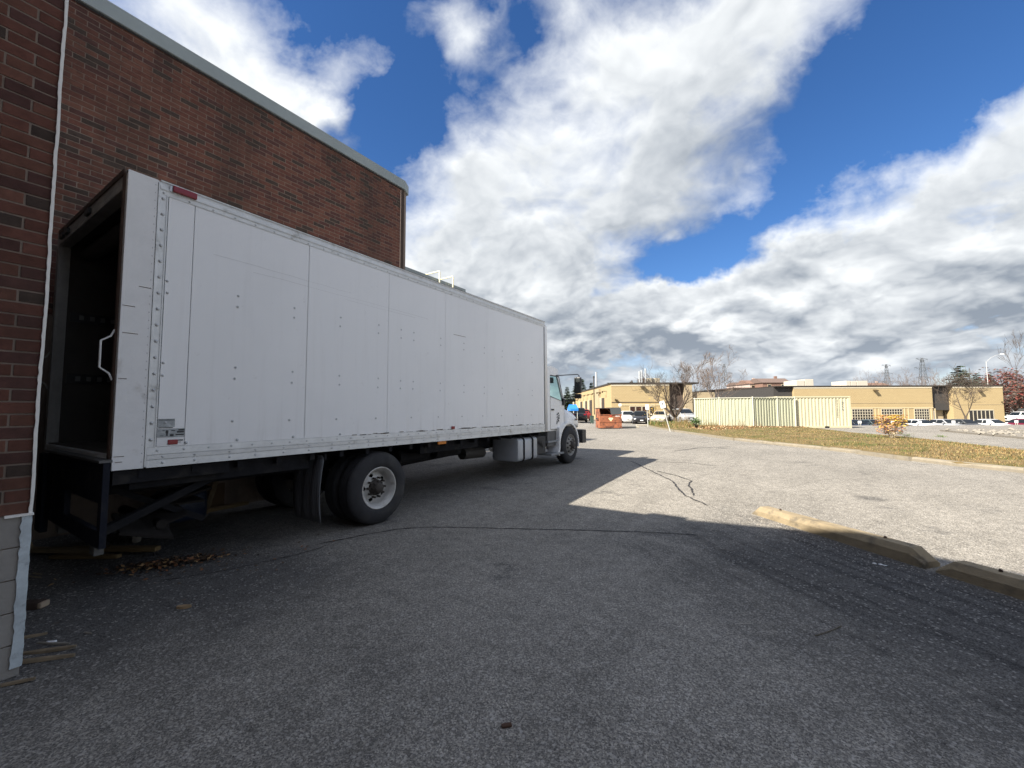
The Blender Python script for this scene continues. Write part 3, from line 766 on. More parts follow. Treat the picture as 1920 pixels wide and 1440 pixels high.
# corner post, upright rail, bottom and top rails
MB().box((ZX-0.05, TY0, TZ0), (ZX+0.004, TY0+0.222, TZ1), bev=0.004).build('corner_post', WHITE_P, truck)
MB().box((ZX-0.012, TY0+0.2245, TZ0+0.01), (ZX+0.010, TY0+0.238, TZ1-0.02)).box((ZX-0.012, TY0+0.2385, TZ0+0.19), (ZX+0.004, TY0+0.292, TZ1-0.13)).box((ZX-0.012, TY0+0.2925, TZ0+0.19), (ZX+0.010, TY0+0.303, TZ1-0.13)).build('upright_rail', WHITE_R, truck)
MB().box((ZX-0.010, TY0+0.2205, TZ0+0.01), (ZX+0.0015, TY0+0.2245, TZ1-0.02)).build('seal_strip', SEAM, truck)
bot = MB()
bot.prism([(ZX-0.03, TZ0), (ZX+0.008, TZ0), (ZX+0.008, TZ0+0.066), (ZX-0.002, TZ0+0.069), (ZX-0.002, TZ0+0.072), (ZX+0.008, TZ0+0.075), (ZX+0.010, TZ0+0.112), (ZX-0.002, TZ0+0.115), (ZX-0.002, TZ0+0.118), (ZX+0.008, TZ0+0.121), (ZX+0.006, TZ0+0.188), (ZX-0.03, TZ0+0.188)], TY0+0.24, TY1-0.02, 0, 'Y')
bot.build('bottom_rail', WHITE_R, truck)
top = MB().prism([(ZX-0.03, TZ1-0.129), (ZX+0.004, TZ1-0.129), (ZX+0.006, TZ1-0.085), (ZX+0.014, TZ1-0.080), (ZX+0.014, TZ1-0.055), (ZX+0.004, TZ1-0.05), (ZX+0.004, TZ1-0.012), (ZX+0.016, TZ1-0.006), (ZX+0.016, TZ1+0.006), (ZX-0.03, TZ1+0.006)], TY0+0.24, TY1+0.02, 0, 'Y')
top.build('top_rail', WHITE_R, truck)
MB().box((ZX-0.02, TY0+0.25, TZ1+0.0062), (ZX+0.018, TY1+0.03, TZ1+0.012)).build('roof_edge_strip', RUST, truck)
# rivets and bolts: hundreds of small domes
rv = MB()
def dome(mb, y, z, r, x=ZX, h=0.6):
    mb.lathe([(0, r), (r*h*0.7, r*0.75), (r*h, 0.0)], (x, y, z), 'X', 6)
y = TY0+0.26
i = 0
z = TZ0+0.26
while z < TZ1-0.16: dome(rv, TY0+0.265, z, 0.017, ZX+0.004); z += 0.156
z = TZ0+0.06
while z < TZ1-0.05: dome(rv, TY0+0.203, z, 0.0055, ZX+0.004); z += 0.078
y = 1.88-0.2117*2
while y < TY1-0.1:
    dome(rv, y, TZ1-0.112, 0.012, ZX+0.004)
    dome(rv, y+0.05, TZ0+0.155, 0.0125, ZX+0.006); 
    y += 0.2117
y = 1.55
while y < TY1-0.1:
    for z in (TZ0+0.038, TZ0+0.095): dome(rv, y, z, 0.0125, ZX+0.008); 
    y += 0.317 if R.random() < 0.7 else 0.26
y = 2.155
for yy in (1.52, 2.155, 2.785, 3.43, 4.07, 4.505, 4.77, 5.41, 6.05, 6.69, 7.33, 7.97, 8.6):
    for z in (2.93, 2.808, 2.13, 2.007):
        if (yy in (4.505, 4.77)) and z == 2.808 and R.random() < 0.3: continue
        dome(rv, yy+R.uniform(-.006, .006), z+R.uniform(-.006, .006), 0.0135, ZX-0.002, 0.8)
for yy in (1.56, 2.146, 2.766, 3.40, 4.045, 4.738, 5.365, 6.0, 6.64, 7.3, 7.9, 8.55): dome(rv, yy, 1.55, 0.014, ZX-0.002, 0.8)
for yy in (1.735, 2.2, 2.82, 3.46): dome(rv, yy, TZ0+0.215, 0.016, ZX-0.002, 0.8)
rvo = rv.build('rivets', RIV, truck); rvo['kind'] = 'stuff'
# scuffs and torn tape along the sill, each a thin raised flake
fl = MB()
for _ in range(70):
    y = R.uniform(3.6, 9.1); z = TZ0+0.19+R.uniform(-0.006, 0.010); l = R.uniform(0.02, 0.16)
    fl.box((ZX+0.0065, y, z), (ZX+0.0085, y+l, z+R.uniform(0.004, 0.012)))
for (y, z, l) in ((1.21, 2.37, 0.11), (1.20, 2.62, 0.09), (1.20, 1.25, 0.07), (1.21, 1.20, 0.05), (1.20, 1.95, 0.06), (1.31, 2.82, 0.09), (5.75, 3.05, 0.35)):
    fl.box((ZX+0.0045 if y < 1.5 else ZX-0.0015, y, z), (ZX+0.0060 if y < 1.5 else ZX-0.0005, y+l, z+0.006))
flo = fl.build('scuff_marks', mat('scuff', (0.16, 0.12, 0.10), 0.8), truck); flo['kind'] = 'stuff'
scr = MB()
for (ya, za, yb, zb) in ((1.9, 3.32, 3.6, 3.30), (2.3, 3.24, 5.1, 3.22), (3.5, 3.19, 4.8, 3.18)):
    scr.tube([(ZX-0.002, ya+(yb-ya)*k/8, za+(zb-za)*k/8+R.uniform(-.006, .006)) for k in range(9)], 0.0016, 3)
scr.build('scratches', mat('scratch_grey', (0.60, 0.60, 0.60), 0.6), truck)['kind'] = 'stuff'
# lamps and labels
MB().box((ZX+0.008, 1.52, TZ1-0.075), (ZX+0.045, 1.72, TZ1-0.015), bev=0.008).build('marker_lamp', REDL, truck)['label'] = 'red marker lamp at the top rear corner'
MB().box((ZX-0.001, 1.50, TZ1-0.075), (ZX+0.022, 1.517, TZ1-0.02)).build('lamp_bracket', ALU, truck)
MB().box((ZX+0.000, 1.585, TZ0+0.205), (ZX+0.010, 1.665, TZ0+0.252), bev=0.006).build('reflector', REDL, truck)
MB().box((ZX+0.006, 5.70, TZ0+0.195), (ZX+0.02, 5.78, TZ0+0.245), bev=0.004).build('reflector', REDL, truck)
MB().box((ZX-0.01, 5.35, TZ0-0.055), (ZX+0.02, 5.55, TZ0-0.005), bev=0.006).build('marker_lamp', AMBER, truck)['label'] = 'amber marker lamp under the sill'
LBL = mat('worn_label', (0.33, 0.35, 0.35), 0.6, var=0.25, vscale=25, col2=(0.50, 0.52, 0.52), c2scale=14)
LBD = mat('label_black', (0.03, 0.032, 0.035), 0.6)
st = MB().box((ZX-0.001, 1.505, TZ0+0.375), (ZX+0.0016, 1.635, TZ0+0.455)).build('worn_sticker', LBL, truck)
MB().box((ZX+0.0017, 1.507, TZ0+0.440), (ZX+0.0022, 1.633, TZ0+0.446)).box((ZX+0.0017, 1.507, TZ0+0.366), (ZX+0.0022, 1.62, TZ0+0.372)).build('sticker_border', LBD, st)
st2 = MB().box((ZX-0.001, 1.500, TZ0+0.275), (ZX+0.0012, 1.715, TZ0+0.360)).build('worn_sticker', LBL, truck)
pr = MB()
for (y, z, w, h) in ((1.665, .338, .05, .014), (1.655, .317, .058, .017), (1.645, .293, .068, .013), (1.6, .285, .03, .02), (1.565, .315, .022, .03), (1.57, .29, .014, .028), (1.61, .335, .03, .008), (1.54, .338, .02, .006), (1.52, .29, .03, .005)):
    pr.box((ZX+0.0013, y, TZ0+z), (ZX+0.0019, y+w, TZ0+z+h))
pr.build('worn_print', LBD, st2)
st3 = MB().box((ZX-0.001, 1.500, TZ0+0.195), (ZX+0.0010, 1.715, TZ0+0.272)).build('worn_sticker', WHITE_P, truck)
MB().box((ZX+0.0011, 1.66, TZ0+0.238), (ZX+0.0017, 1.708, TZ0+0.250)).box((ZX+0.0011, 1.66, TZ0+0.222), (ZX+0.0017, 1.69, TZ0+0.228)).build('worn_print', LBD, st3)
# rear frame: header, posts, rusty inner edges, rolled door drum, hinges
MB().box((TX0, TY0-0.004, TZ1-0.16), (ZX-0.052, TY0+0.10, TZ1+0.002), bev=0.004).build('door_header', mat('grey_white', (0.33, 0.32, 0.30), 0.6, var=0.25, vscale=5), truck)
MB().box((ZX-0.10, TY0-0.012, TZ0), (ZX-0.0505, TY0+0.05, TZ1-0.02)).build('post_edge', RUST, truck)
MB().box((TX0-0.002, TY0-0.004, TZ0), (TX0+0.10, TY0+0.10, TZ1-0.16)).build('corner_post', mat('grey_white', (0.33, 0.32, 0.30)), truck)
MB().box((TX0+0.10, TY0-0.016, TZ1-0.03), (ZX-0.06, TY0-0.0045, TZ1+0.02)).build('roof_edge_strip', RUST, truck)
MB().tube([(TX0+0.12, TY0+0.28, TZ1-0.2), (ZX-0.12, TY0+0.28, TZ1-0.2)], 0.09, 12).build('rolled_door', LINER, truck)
for x in (-7.40, -7.18, -6.3):
    MB().box((x, TY0-0.03, TZ1-0.12), (x+0.16, TY0-0.0045, TZ1-0.06), bev=0.006).build('clearance_lamp', CLIP, truck)
for x, xm in ((ZX-0.075, WHITE_P), (TX0+0.05, mat('grey_white', (0.3, 0.3, 0.3)))):
    MB().tube([(x, TY0-0.012, 2.40), (x, TY0-0.035, 2.34), (x, TY0-0.10, 2.29), (x, TY0-0.10, 2.05), (x, TY0-0.035, 2.0), (x, TY0-0.012, 1.94)], 0.0085, 8).build('grab_handle', xm, truck)
# steel dock frame under the tail with a square window, blue black paint
NAVY = mat('navy_steel', (0.014, 0.016, 0.024), 0.85, spec=0.15, var=0.3, vscale=5, col2=(0.03, 0.028, 0.027), c2scale=5)
gy0, gy1 = TY0-0.065, TY0-0.02
lift = MB()
lift.box((-6.95, gy0, 0.86), (-4.94, gy1, 1.21)).box((-6.95, gy0, 0.48), (-4.94, gy1, 0.62)).box((-6.95, gy0, 0.62), (-6.15, gy1, 0.86)).box((-5.03, gy0, 0.62), (-4.94, gy1, 0.86))
lift.build('tail_lift_plate', NAVY, truck)
MB().box((-6.96, gy0-0.03, 1.211), (-4.935, gy1+0.012, 1.232)).build('plate_lip', mat('scraped_steel', (0.10, 0.10, 0.10), 0.5, metal=0.3), truck)
MB().box((-7.30, gy0-0.02, 0.30), (-7.05, gy1, 1.18), bev=0.01).build('dock_post', NAVY, truck)
for x in (-6.45, -5.2):
    MB().box((x, gy0, 0.40), (x+0.13, gy1+0.02, 0.478)).build('bracket_leg', mat('scraped_leg', (0.09, 0.088, 0.08), 0.7, var=0.3), truck)
# chassis
ch_ = MB()
for x in (-6.78, -5.93):
    ch_.box((x, TY0+0.05, 0.80), (x+0.08, 12.0, 1.10))
for y in (1.5, 2.3, 3.2, 5.2, 6.6, 8.0, 9.6):
    ch_.box((-6.70, y, 0.86), (-5.93, y+0.09, 1.05))
y = TY0+0.2
while y < TY1: ch_.box((TX0+0.05, y, TZ0-0.09), (ZX-0.04, y+0.06, TZ0+0.02)); y += 0.42
ch_.box((TX0+0.03, TY0+0.02, TZ0-0.13), (ZX-0.03, TY0+0.14, TZ0+0.018))
ch_.build('chassis_frame', BLACK, truck)
MB().box((-5.16, 1.35, TZ0-0.20), (-5.12, 3.1, TZ0-0.001)).box((-5.16, 1.25, TZ0-0.13), (-5.05, 2.15, TZ0-0.0015)).build('side_skirt', BLACK, truck)
MB().box((-0.05, 0, -0.035), (0.05, 1.15, 0.035)).xf(Matrix.Translation((-5.24, 1.20, 0.56)) @ Matrix.Rotation(math.radians(24), 4, 'X')).build('tail_brace', BLACK, truck)
MB().box((-0.04, 0, -0.03), (0.04, 1.0, 0.03)).xf(Matrix.Translation((-5.55, 1.25, 0.95)) @ Matrix.Rotation(math.radians(-30), 4, 'X')).build('tail_brace', BLACK, truck)
# crumpled lift linkage: folded plates
lk = MB()
for k in range(5):
    M = Matrix.Translation((-5.5-0.12*k, 1.55+0.12*k, 0.50+0.05*k)) @ Matrix.Rotation(R.uniform(-.6, .6), 4, 'X') @ Matrix.Rotation(R.uniform(-.5, .5), 4, 'Y')
    mb = MB().box((-0.22, -0.2, -0.012), (0.22, 0.25, 0.012)).xf(M); lk.add(mb.v, mb.f)
lk.tube([(-6.6, 1.7, 0.5), (-5.4, 1.7, 0.5)], 0.05, 10)
lk.build('lift_linkage', mat('dusty_steel', (0.026, 0.023, 0.021), 0.95, spec=0.1, var=0.4, vscale=7), truck)
# axles, springs, shaft, exhaust, air tanks
ax = MB().tube([(-7.3, 4.15, 0.52), (-5.3, 4.15, 0.52)], 0.075, 10); ax.lathe([(-0.18, 0.05), (-0.12, 0.17), (0.12, 0.17), (0.18, 0.05)], (-6.31, 4.15, 0.52), 'X', 14)
for x in (-6.9, -5.85): ax.box((x, 3.55, 0.62), (x+0.08, 4.75, 0.72))
ax.build('rear_axle', BLACK, truck)
MB().tube([(-6.31, 4.2, 0.56), (-6.31, 9.2, 0.78)], 0.05, 8).build('drive_shaft', BLACK, truck)
for y in (5.0, 5.9):
    MB().tube([(-5.62, y, 0.86), (-5.62, y+0.7, 0.86)], 0.11, 12).build('air_tank', BLACK, truck)
MB().tube([(-5.75, 6.9, 0.74), (-5.75, 7.6, 0.72)], 0.12, 12).build('muffler', mat('dark_muffler', (0.05, 0.045, 0.04), 0.7, metal=0.3), truck)
MB().box((-5.82, 5.1, 0.93), (-5.16, 6.7, 1.10)).build('cross_bearer', BLACK, truck)
# mudflap
mb = MB(); rings = []
for i in range(9):
    z = 1.08-0.86*i/8; yy = 3.25-0.05*math.sin(i*0.35); rings.append([(-5.66+0.03*math.sin(k*1.3)*0.2+0.62*k/10, yy+0.012*math.sin(k*2.1+i*0.2), z) for k in range(11)])
vs = [p for r in rings for p in r]; mb.add(vs, [(i*11+k, i*11+k+1, (i+1)*11+k+1, (i+1)*11+k) for i in range(8) for k in range(10)], 0, True)
mf = mb.build('mudflap', mat('mudflap_rubber', (0.12, 0.125, 0.133), 0.75, var=0.35, vscale=5, stretch=(14, 1, 0.6), col2=(0.085, 0.085, 0.082), c2scale=3), truck)
sd = mf.modifiers.new('thick', 'SOLIDIFY'); sd.thickness = 0.012
MB().box((-5.68, 3.255, 1.02), (-5.02, 3.285, 1.10)).build('mudflap_bracket', BLACK, truck)

RIMW = mat('rim_paint', (0.52, 0.51, 0.48), 0.5, var=0.15, vscale=9, col2=(0.26, 0.23, 0.19), c2scale=5, c2amt=(0.55, 0.75), metal=0.2)
RIMB = mat('rim_grimy', (0.27, 0.26, 0.24), 0.6, var=0.2, vscale=9, metal=0.3)
HUB = mat('hub_grimy', (0.055, 0.047, 0.04), 0.7, var=0.3, vscale=20, metal=0.3)
def tyre_mesh(xo, w, rad, y, z, sgn):
    """outer face at xo, going inwards by w"""
    r0 = rad*0.565
    prof = [(0.012, r0), (-0.008, r0+0.02), (-0.018, r0+0.07), (-0.014, rad*0.80), (0.004, rad*0.93), (0.02, rad*0.965), (0.035, rad*0.985)]
    k = 0.05; n = 5; tw = (w-0.10)/n
    for i in range(n):
        a = k+i*tw
        prof += [(a, rad), (a+tw*0.72, rad), (a+tw*0.76, rad-0.014), (a+tw*0.96, rad-0.014)]
    prof += [(w-0.05, rad), (w-0.03, rad*0.975), (w-0.004, rad*0.93), (w+0.01, rad*0.8), (w-0.02, r0)]
    return MB().lathe([(-sgn*o, r) for o, r in prof], (xo, y, z), 'X', 48)
def rear_wheel(sgn, xo, y, z, rad):
    wh = empty_part('wheel', truck)
    tyre_mesh(xo, 0.27, rad, y, z, sgn).build('tyre', RUBBER, wh)
    tyre_mesh(xo-sgn*0.33, 0.27, rad, y, z, sgn).build('tyre', RUBBER, wh)
    r0 = rad*0.565; s = -sgn
    rim = MB().lathe([(s*0.010, r0+0.012), (s*-0.006, r0+0.006), (s*0.0, r0-0.008), (s*0.03, r0-0.02), (s*0.045, r0-0.045), (s*0.12, r0-0.052), (s*0.145, r0-0.07)], (xo, y, z), 'X', 48)
    # dished disc with hand holes: sectors left open
    ri, ro = 0.115, r0-0.069; nh = 5; N = 70
    for i in range(N):
        a0, a1 = 2*PI*i/N, 2*PI*(i+1)/N; ph = ((i+0.5)/N*nh) % 1.0; hole = 0.34 < ph < 0.66
        def P(r, a):
            tt = (r-ri)/(ro-ri); return Vector((xo+s*(0.10+0.045*tt), y+r*math.cos(a), z+r*math.sin(a)))
        bands = [(ri, ri+(ro-ri)*(0.60-0.22*math.sin((ph-0.34)/0.32*PI))), (ri+(ro-ri)*(0.64+0.24*math.sin((ph-0.34)/0.32*PI)), ro)] if hole else [(ri, ro)]
        for (q0, q1) in bands: rim.add((P(q0, a0), P(q0, a1), P(q1, a1), P(q1, a0)), ((0, 1, 2, 3),), 0)
    rim.build('rim', RIMW, wh)
    MB().lathe([(s*0.26, r0-0.05), (s*0.26, 0.0)], (xo, y, z), 'X', 32).build('brake_drum', HUB, wh)
    hb = MB().lathe([(s*0.10, 0.118), (s*0.06, 0.11), (s*0.055, 0.085), (s*0.0, 0.075), (s*-0.012, 0.06), (s*-0.012, 0.0)], (xo, y, z), 'X', 20)
    for k in range(10):
        a = 2*PI*k/10; hb.tube([(xo+s*0.10, y+0.142*math.cos(a), z+0.142*math.sin(a)), (xo+s*0.045, y+0.142*math.cos(a), z+0.142*math.sin(a))], 0.017, 6)
    for k in range(8):
        a = 2*PI*k/8; hb.tube([(xo+s*0.05, y+0.092*math.cos(a), z+0.092*math.sin(a)), (xo+s*0.02, y+0.092*math.cos(a), z+0.092*math.sin(a))], 0.010, 6)
    hb.build('hub', HUB, wh)
def front_wheel(sgn, xo, y, z, rad):
    wh = empty_part('wheel', truck); s = -sgn
    tyre_mesh(xo, 0.27, rad, y, z, sgn).build('tyre', RUBBER, wh); r0 = rad*0.565
    rim = MB().lathe([(s*0.010, r0+0.012), (s*-0.008, r0+0.006), (s*0.0, r0-0.008), (s*0.03, r0-0.02), (s*0.045, r0-0.045)], (xo, y, z), 'X', 40)
    N, nh = 60, 10
    for i in range(N):
        a0, a1 = 2*PI*i/N, 2*PI*(i+1)/N; ph = ((i+0.5)/N*nh) % 1.0; hole = 0.34 < ph < 0.66; ri, ro = 0.11, r0-0.045
        def P(r, a):
            tt = (r-ri)/(ro-ri); return Vector((xo+s*(-0.045+0.09*tt*tt), y+r*math.cos(a), z+r*math.sin(a)))
        for (q0, q1) in ([(ri, ri+(ro-ri)*0.55), (ri+(ro-ri)*0.86, ro)] if hole else [(ri, ri+(ro-ri)*0.55), (ri+(ro-ri)*0.55, ri+(ro-ri)*0.86), (ri+(ro-ri)*0.86, ro)]):
            rim.add((P(q0, a0), P(q0, a1), P(q1, a1), P(q1, a0)), ((0, 1, 2, 3),), 0)
    rim.build('rim', RIMB, wh)
    MB().lathe([(s*0.16, r0-0.05), (s*0.16, 0.0)], (xo, y, z), 'X', 24).build('brake_drum', HUB, wh)
    hb = MB().lathe([(s*-0.04, 0.112), (s*-0.06, 0.10), (s*-0.10, 0.085), (s*-0.11, 0.06), (s*-0.11, 0.0)], (xo, y, z), 'X', 18)
    for k in range(8):
        a = 2*PI*k/8; hb.tube([(xo+s*-0.03, y+0.145*math.cos(a), z+0.145*math.sin(a)), (xo+s*-0.085, y+0.145*math.cos(a), z+0.145*math.sin(a))], 0.018, 6)
    hb.build('hub', HUB, wh)
RW, FW = (4.15, 0.525), (10.93, 0.155+0.52)
rear_wheel(1, -5.02, *RW, 0.525); rear_wheel(-1, -7.60, *RW, 0.525)
front_wheel(1, -5.10, *FW, 0.52); front_wheel(-1, -7.50, *FW, 0.52)
MB().tube([(-7.3, FW[0], FW[1]-0.02), (-5.3, FW[0], FW[1]-0.02)], 0.06, 8).build('front_axle', BLACK, truck)
# fuel tank with straps
def rrect(y0, y1, z0, z1, r, n=4):
    o = []
    for (cy, cz, a0) in ((y1-r, z1-r, 0), (y0+r, z1-r, 90), (y0+r, z0+r, 180), (y1-r, z0+r, 270)):
        for k in range(n+1):
            a = math.radians(a0+90*k/n); o.append((cy+r*math.cos(a), cz+r*math.sin(a)))
    return o
tk = MB(); rings = []
for (yy, ins) in ((8.05, 0.012), (8.062, 0.0), (8.92, 0.0), (8.932, 0.012)): rings.append([(x, yy, z) for x, z in rrect(-5.78+ins, -5.06-ins, 0.49+ins, 1.02-ins, 0.075)])
tk.loft(rings, 0, True)
tank = tk.build('fuel_tank', mat('tank_alloy', (0.42, 0.44, 0.46), 0.45, metal=0.25, var=0.1, vscale=4), truck)
for yy in (8.27, 8.67):
    MB().loft([[(x, y_, z) for x, z in rrect(-5.79, -5.045, 0.48, 1.03, 0.078)] for y_ in (yy, yy+0.055)]).build('strap', BLACK, tank)
MB().lathe([(0, 0.05), (0.04, 0.05), (0.045, 0.0)], (-5.35, 8.2, 1.02), 'Z', 12).build('filler_cap', BLACK, tank)
# small box of pipes and battery tray between tank and cab
mb = MB().box((-5.62, 9.15, 0.55), (-5.20, 9.62, 1.0), bev=0.02)
for k in range(4): mb.tube([(-5.25, 9.05+0.1*k, 1.08), (-5.18, 9.12+0.1*k, 0.9-0.06*k), (-5.3, 9.2+0.1*k, 0.7)], 0.018, 6)
mb.build('battery_box', mat('grimy_box', (0.05, 0.048, 0.045), 0.75, var=0.3), truck)
MB().box((-5.50, 9.80, 0.70), (-5.24, 10.60, 1.10), bev=0.02).build('step_panel', mat('step_grey', (0.12, 0.118, 0.115), 0.7, var=0.3, vscale=6), truck)
for z, xo in ((0.47, -5.10), (0.80, -5.19)):
    MB().box((-5.50, 9.74, z), (xo, 10.60, z+0.05), bev=0.008).build('step', mat('step_alloy', (0.25, 0.26, 0.27), 0.55, metal=0.3), truck)
# ---- cab: shell of separate panels
CX1, CX0 = -5.20, -7.42
cab = empty_part('cab', truck)
GL = glassmat('cab_glass', (0.86, 0.95, 0.93), 0.93)
def side(x, name_sgn):
    t = 0.05*(1 if name_sgn < 0 else -1)
    d = MB().prism([(9.90, 1.16), (10.72, 1.16), (10.76, 1.72), (10.70, 1.90), (9.94, 2.02), (9.90, 2.02)], x, x+t, 0)
    door = d.build('door', WHITE, cab)
    return door
doorR = side(CX1, 1); doorL = side(CX0, -1)
sh_ = MB()
for x, t in ((CX1-0.004, -0.05), (CX0+0.004, 0.05)):
    sh_.prism([(9.66, 1.12), (9.895, 1.12), (9.895, 2.60), (9.66, 2.60)], x, x+t)                                # B pillar, rear quarter
    sh_.prism([(9.66, 2.601), (10.42, 2.601), (10.36, 2.80), (10.0, 2.86), (9.70, 2.84)], x, x+t*1.6)            # cant rail
    sh_.prism([(10.34, 2.60), (10.44, 2.60), (10.78, 1.86), (10.71, 1.86)], x, x+t)                              # A pillar
sh_.box((CX0+0.06, 9.66, 1.12), (CX1-0.06, 9.70, 2.84))
sh_.prism([(9.68, 2.80), (10.40, 2.76), (10.36, 2.815), (10.0, 2.875), (9.70, 2.855)], CX0+0.085, CX1-0.085)
sh_.box((CX0+0.06, 9.70, 1.10), (CX1-0.06, 10.7, 1.16))
sh_.prism([(10.70, 1.16), (10.80, 1.16), (10.84, 1.84), (10.74, 1.84)], CX0+0.055, CX1-0.055)
sh_.build('shell', WHITE, cab)
for x in (CX1-0.02, CX0+0.02):
    wn = MB().prism([(9.93, 2.03), (10.69, 1.905), (10.41, 2.59), (9.93, 2.595)], x-0.003, x+0.003).build('side_window', GL, cab)
    xx = x+(0.012 if x > -6 else -0.012)
    mb = MB(); P4 = [(9.92, 2.03), (10.70, 1.90), (10.42, 2.595), (9.92, 2.60)]
    mb.tube([(xx, *P4[0]), (xx, *P4[1]), (xx, *P4[2]), (xx, *P4[3])], 0.017, 6)
    mb.build('window_seal', CLIP, wn)
MB().add([(CX0+0.1, 10.79, 1.86), (CX1-0.1, 10.79, 1.86), (CX1-0.14, 10.42, 2.74), (CX0+0.14, 10.42, 2.74)], ((0, 1, 2, 3),)).build('windscreen', GL, cab)
MB().box((-5.75, 9.85, 1.3), (-5.35, 10.2, 1.75), bev=0.05).box((-5.75, 9.78, 1.7), (-5.35, 9.86, 2.2), bev=0.04).box((-7.2, 9.85, 1.3), (-6.7, 10.2, 1.75), bev=0.05).box((-7.2, 9.78, 1.7), (-6.7, 9.9, 2.35), bev=0.04).build('seats', mat('seat_grey', (0.05, 0.05, 0.055), 0.85), cab)
MB().box((CX0+0.08, 10.45, 1.5), (CX1-0.08, 10.72, 1.88), bev=0.04).build('dashboard', CLIP, cab)
MB().box((-5.9, 10.3, 2.42), (-5.35, 10.4, 2.58), bev=0.01).build('sun_visor', CLIP, cab)
MB().box((CX1+0.001, 9.95, 1.655), (CX1+0.02, 10.09, 1.70), bev=0.006).build('handle', CLIP, doorR)
mb = MB()
for (a0, b0, a1, b1) in ((9.897, 1.16, 9.901, 2.02),): mb.box((CX1-0.006, a0, b0), (CX1+0.0012, a1, b1))
mb.box((CX1-0.006, 10.722, 1.165), (CX1+0.0012, 10.728, 1.72)).box((CX1-0.006, 9.9, 1.153), (CX1+0.0012, 10.72, 1.158)).build('door_gap', SEAM, cab)
MB().box((CX1-0.002, 9.93, 1.795), (CX1+0.008, 10.73, 1.807)).build('door_crease', WHITE, doorR)
MB().box((CX1-0.01, 10.60, 1.80), (CX1+0.05, 10.72, 1.99), bev=0.015).build('mirror_foot', CLIP, cab)
# brush lettering in black, running down the door
let = MB(); rr = random.Random(5)
def stroke(pts, w):
    P = [Vector((CX1+0.0012, a, b)) for a, b in pts]; vs = []
    for i, q in enumerate(P):
        d = (P[min(i+1, len(P)-1)]-P[max(i-1, 0)]).normalized(); nr = Vector((0, -d.z, d.y))*w*rr.uniform(0.5, 1.2); vs += [q-nr, q+nr]
    let.add(vs, [(2*i, 2*i+1, 2*i+3, 2*i+2) for i in range(len(P)-1)])
for k, (cy, cz, s) in enumerate(((10.36, 1.575, .040), (10.30, 1.545, .036), (10.40, 1.51, .046), (10.31, 1.475, .052), (10.40, 1.445, .050), (10.33, 1.405, .055), (10.38, 1.37, .045), (10.29, 1.345, .05), (10.27, 1.30, .03))):
    stroke([(cy-s, cz-s*0.5), (cy-s*0.3, cz+s*0.5), (cy+s*0.2, cz-s*0.2), (cy+s, cz+s*0.6)], 0.013)
    stroke([(cy-s*0.2, cz+s*0.55), (cy+s*0.1, cz-s*0.7)], 0.012)
    stroke([(cy+s*0.4, cz+s*0.2), (cy+s*0.9, cz-s*0.5)], 0.010)
let.build('brush_lettering', LBD, doorR)
# hood: lofted, sloping to the front
rings = []
for (yy, w, zt, zb) in ((10.78, 1.09, 1.83, 1.22), (11.1, 1.09, 1.76, 1.20), (11.5, 1.07, 1.67, 1.20), (11.8, 1.03, 1.56, 1.18), (11.98, 0.97, 1.45, 1.14), (12.08, 0.88, 1.28, 1.12)):
    c = (CX0+CX1)/2; ring = []
    for (dx, zz_) in ((w, zb), (w+0.02, zb+0.1), (w, zb+(zt-zb)*0.55), (w-0.10, zb+(zt-zb)*0.84), (w-0.35, zt-0.015), (0.3, zt), (-0.3, zt), (-w+0.35, zt-0.015), (-w+0.10, zb+(zt-zb)*0.84), (-w, zb+(zt-zb)*0.55), (-w-0.02, zb+0.1), (-w, zb)):
        ring.append((c+dx, yy, zz_))
    rings.append(ring)
hood = MB().loft(rings, 0, True).build('hood', WHITE, truck)
MB().box((CX1+0.0, 11.48, 1.36), (CX1+0.03, 11.58, 1.42), bev=0.008).build('turn_lamp', mat('dark_amber', (0.12, 0.03, 0.01), 0.3), hood)
MB().box((CX1-0.45, 11.97, 1.18), (CX1-0.26, 12.07, 1.34), bev=0.02).build('headlight', mat('lamp_glass', (0.7, 0.72, 0.74), 0.15), truck)
MB().box((CX0+0.26, 11.97, 1.18), (CX0+0.45, 12.07, 1.34), bev=0.02).build('headlight', mat('lamp_glass', (0.7, 0.72, 0.74), 0.15), truck)
MB().box((CX0+0.5, 12.05, 1.0), (CX1-0.5, 12.12, 1.4), bev=0.01).build('grille', CLIP, truck)
# wheel arch and fender (white skirt behind the wheel)
for sx, x in ((1, -5.13), (-1, -7.49)):
    fb = MB(); rings = []
    for k in range(15):
        a = math.radians(-8+k*(196/14)); rO = 0.66; rI = 0.60
        if a > PI: a = a
        cy, cz = FW[0], FW[1]
        rings.append([(x, cy+rO*math.cos(a), cz+rO*math.sin(a)), (x, cy+rI*math.cos(a), cz+rI*math.sin(a)), (x-sx*0.42, cy+rI*math.cos(a), cz+rI*math.sin(a)), (x-sx*0.42, cy+rO*math.cos(a), cz+rO*math.sin(a))])
    fb.loft(rings, 0, False)
    fb.prism([(10.30, 1.19), (10.30, 0.75), (10.22, 0.50), (10.32, 0.42), (10.345, 0.75), (10.42, 1.0), (10.55, 1.19)], x-sx*0.01, x-sx*0.35)
    fb.build('fender', WHITE, truck)
MB().box((CX0+0.1, 10.3, 1.05), (CX1-0.2, 11.6, 1.195)).build('wheel_arch_liner', BLACK, truck)
bo = [(-5.06, 11.68), (-5.06, 11.95), (-5.28, 12.19), (-7.34, 12.19), (-7.56, 11.95), (-7.56, 11.68)]
bp = MB().prism(bo, 0.68, 1.07, 0, 'Z').build('bumper', mat('bumper_black', (0.035, 0.033, 0.032), 0.55), truck)
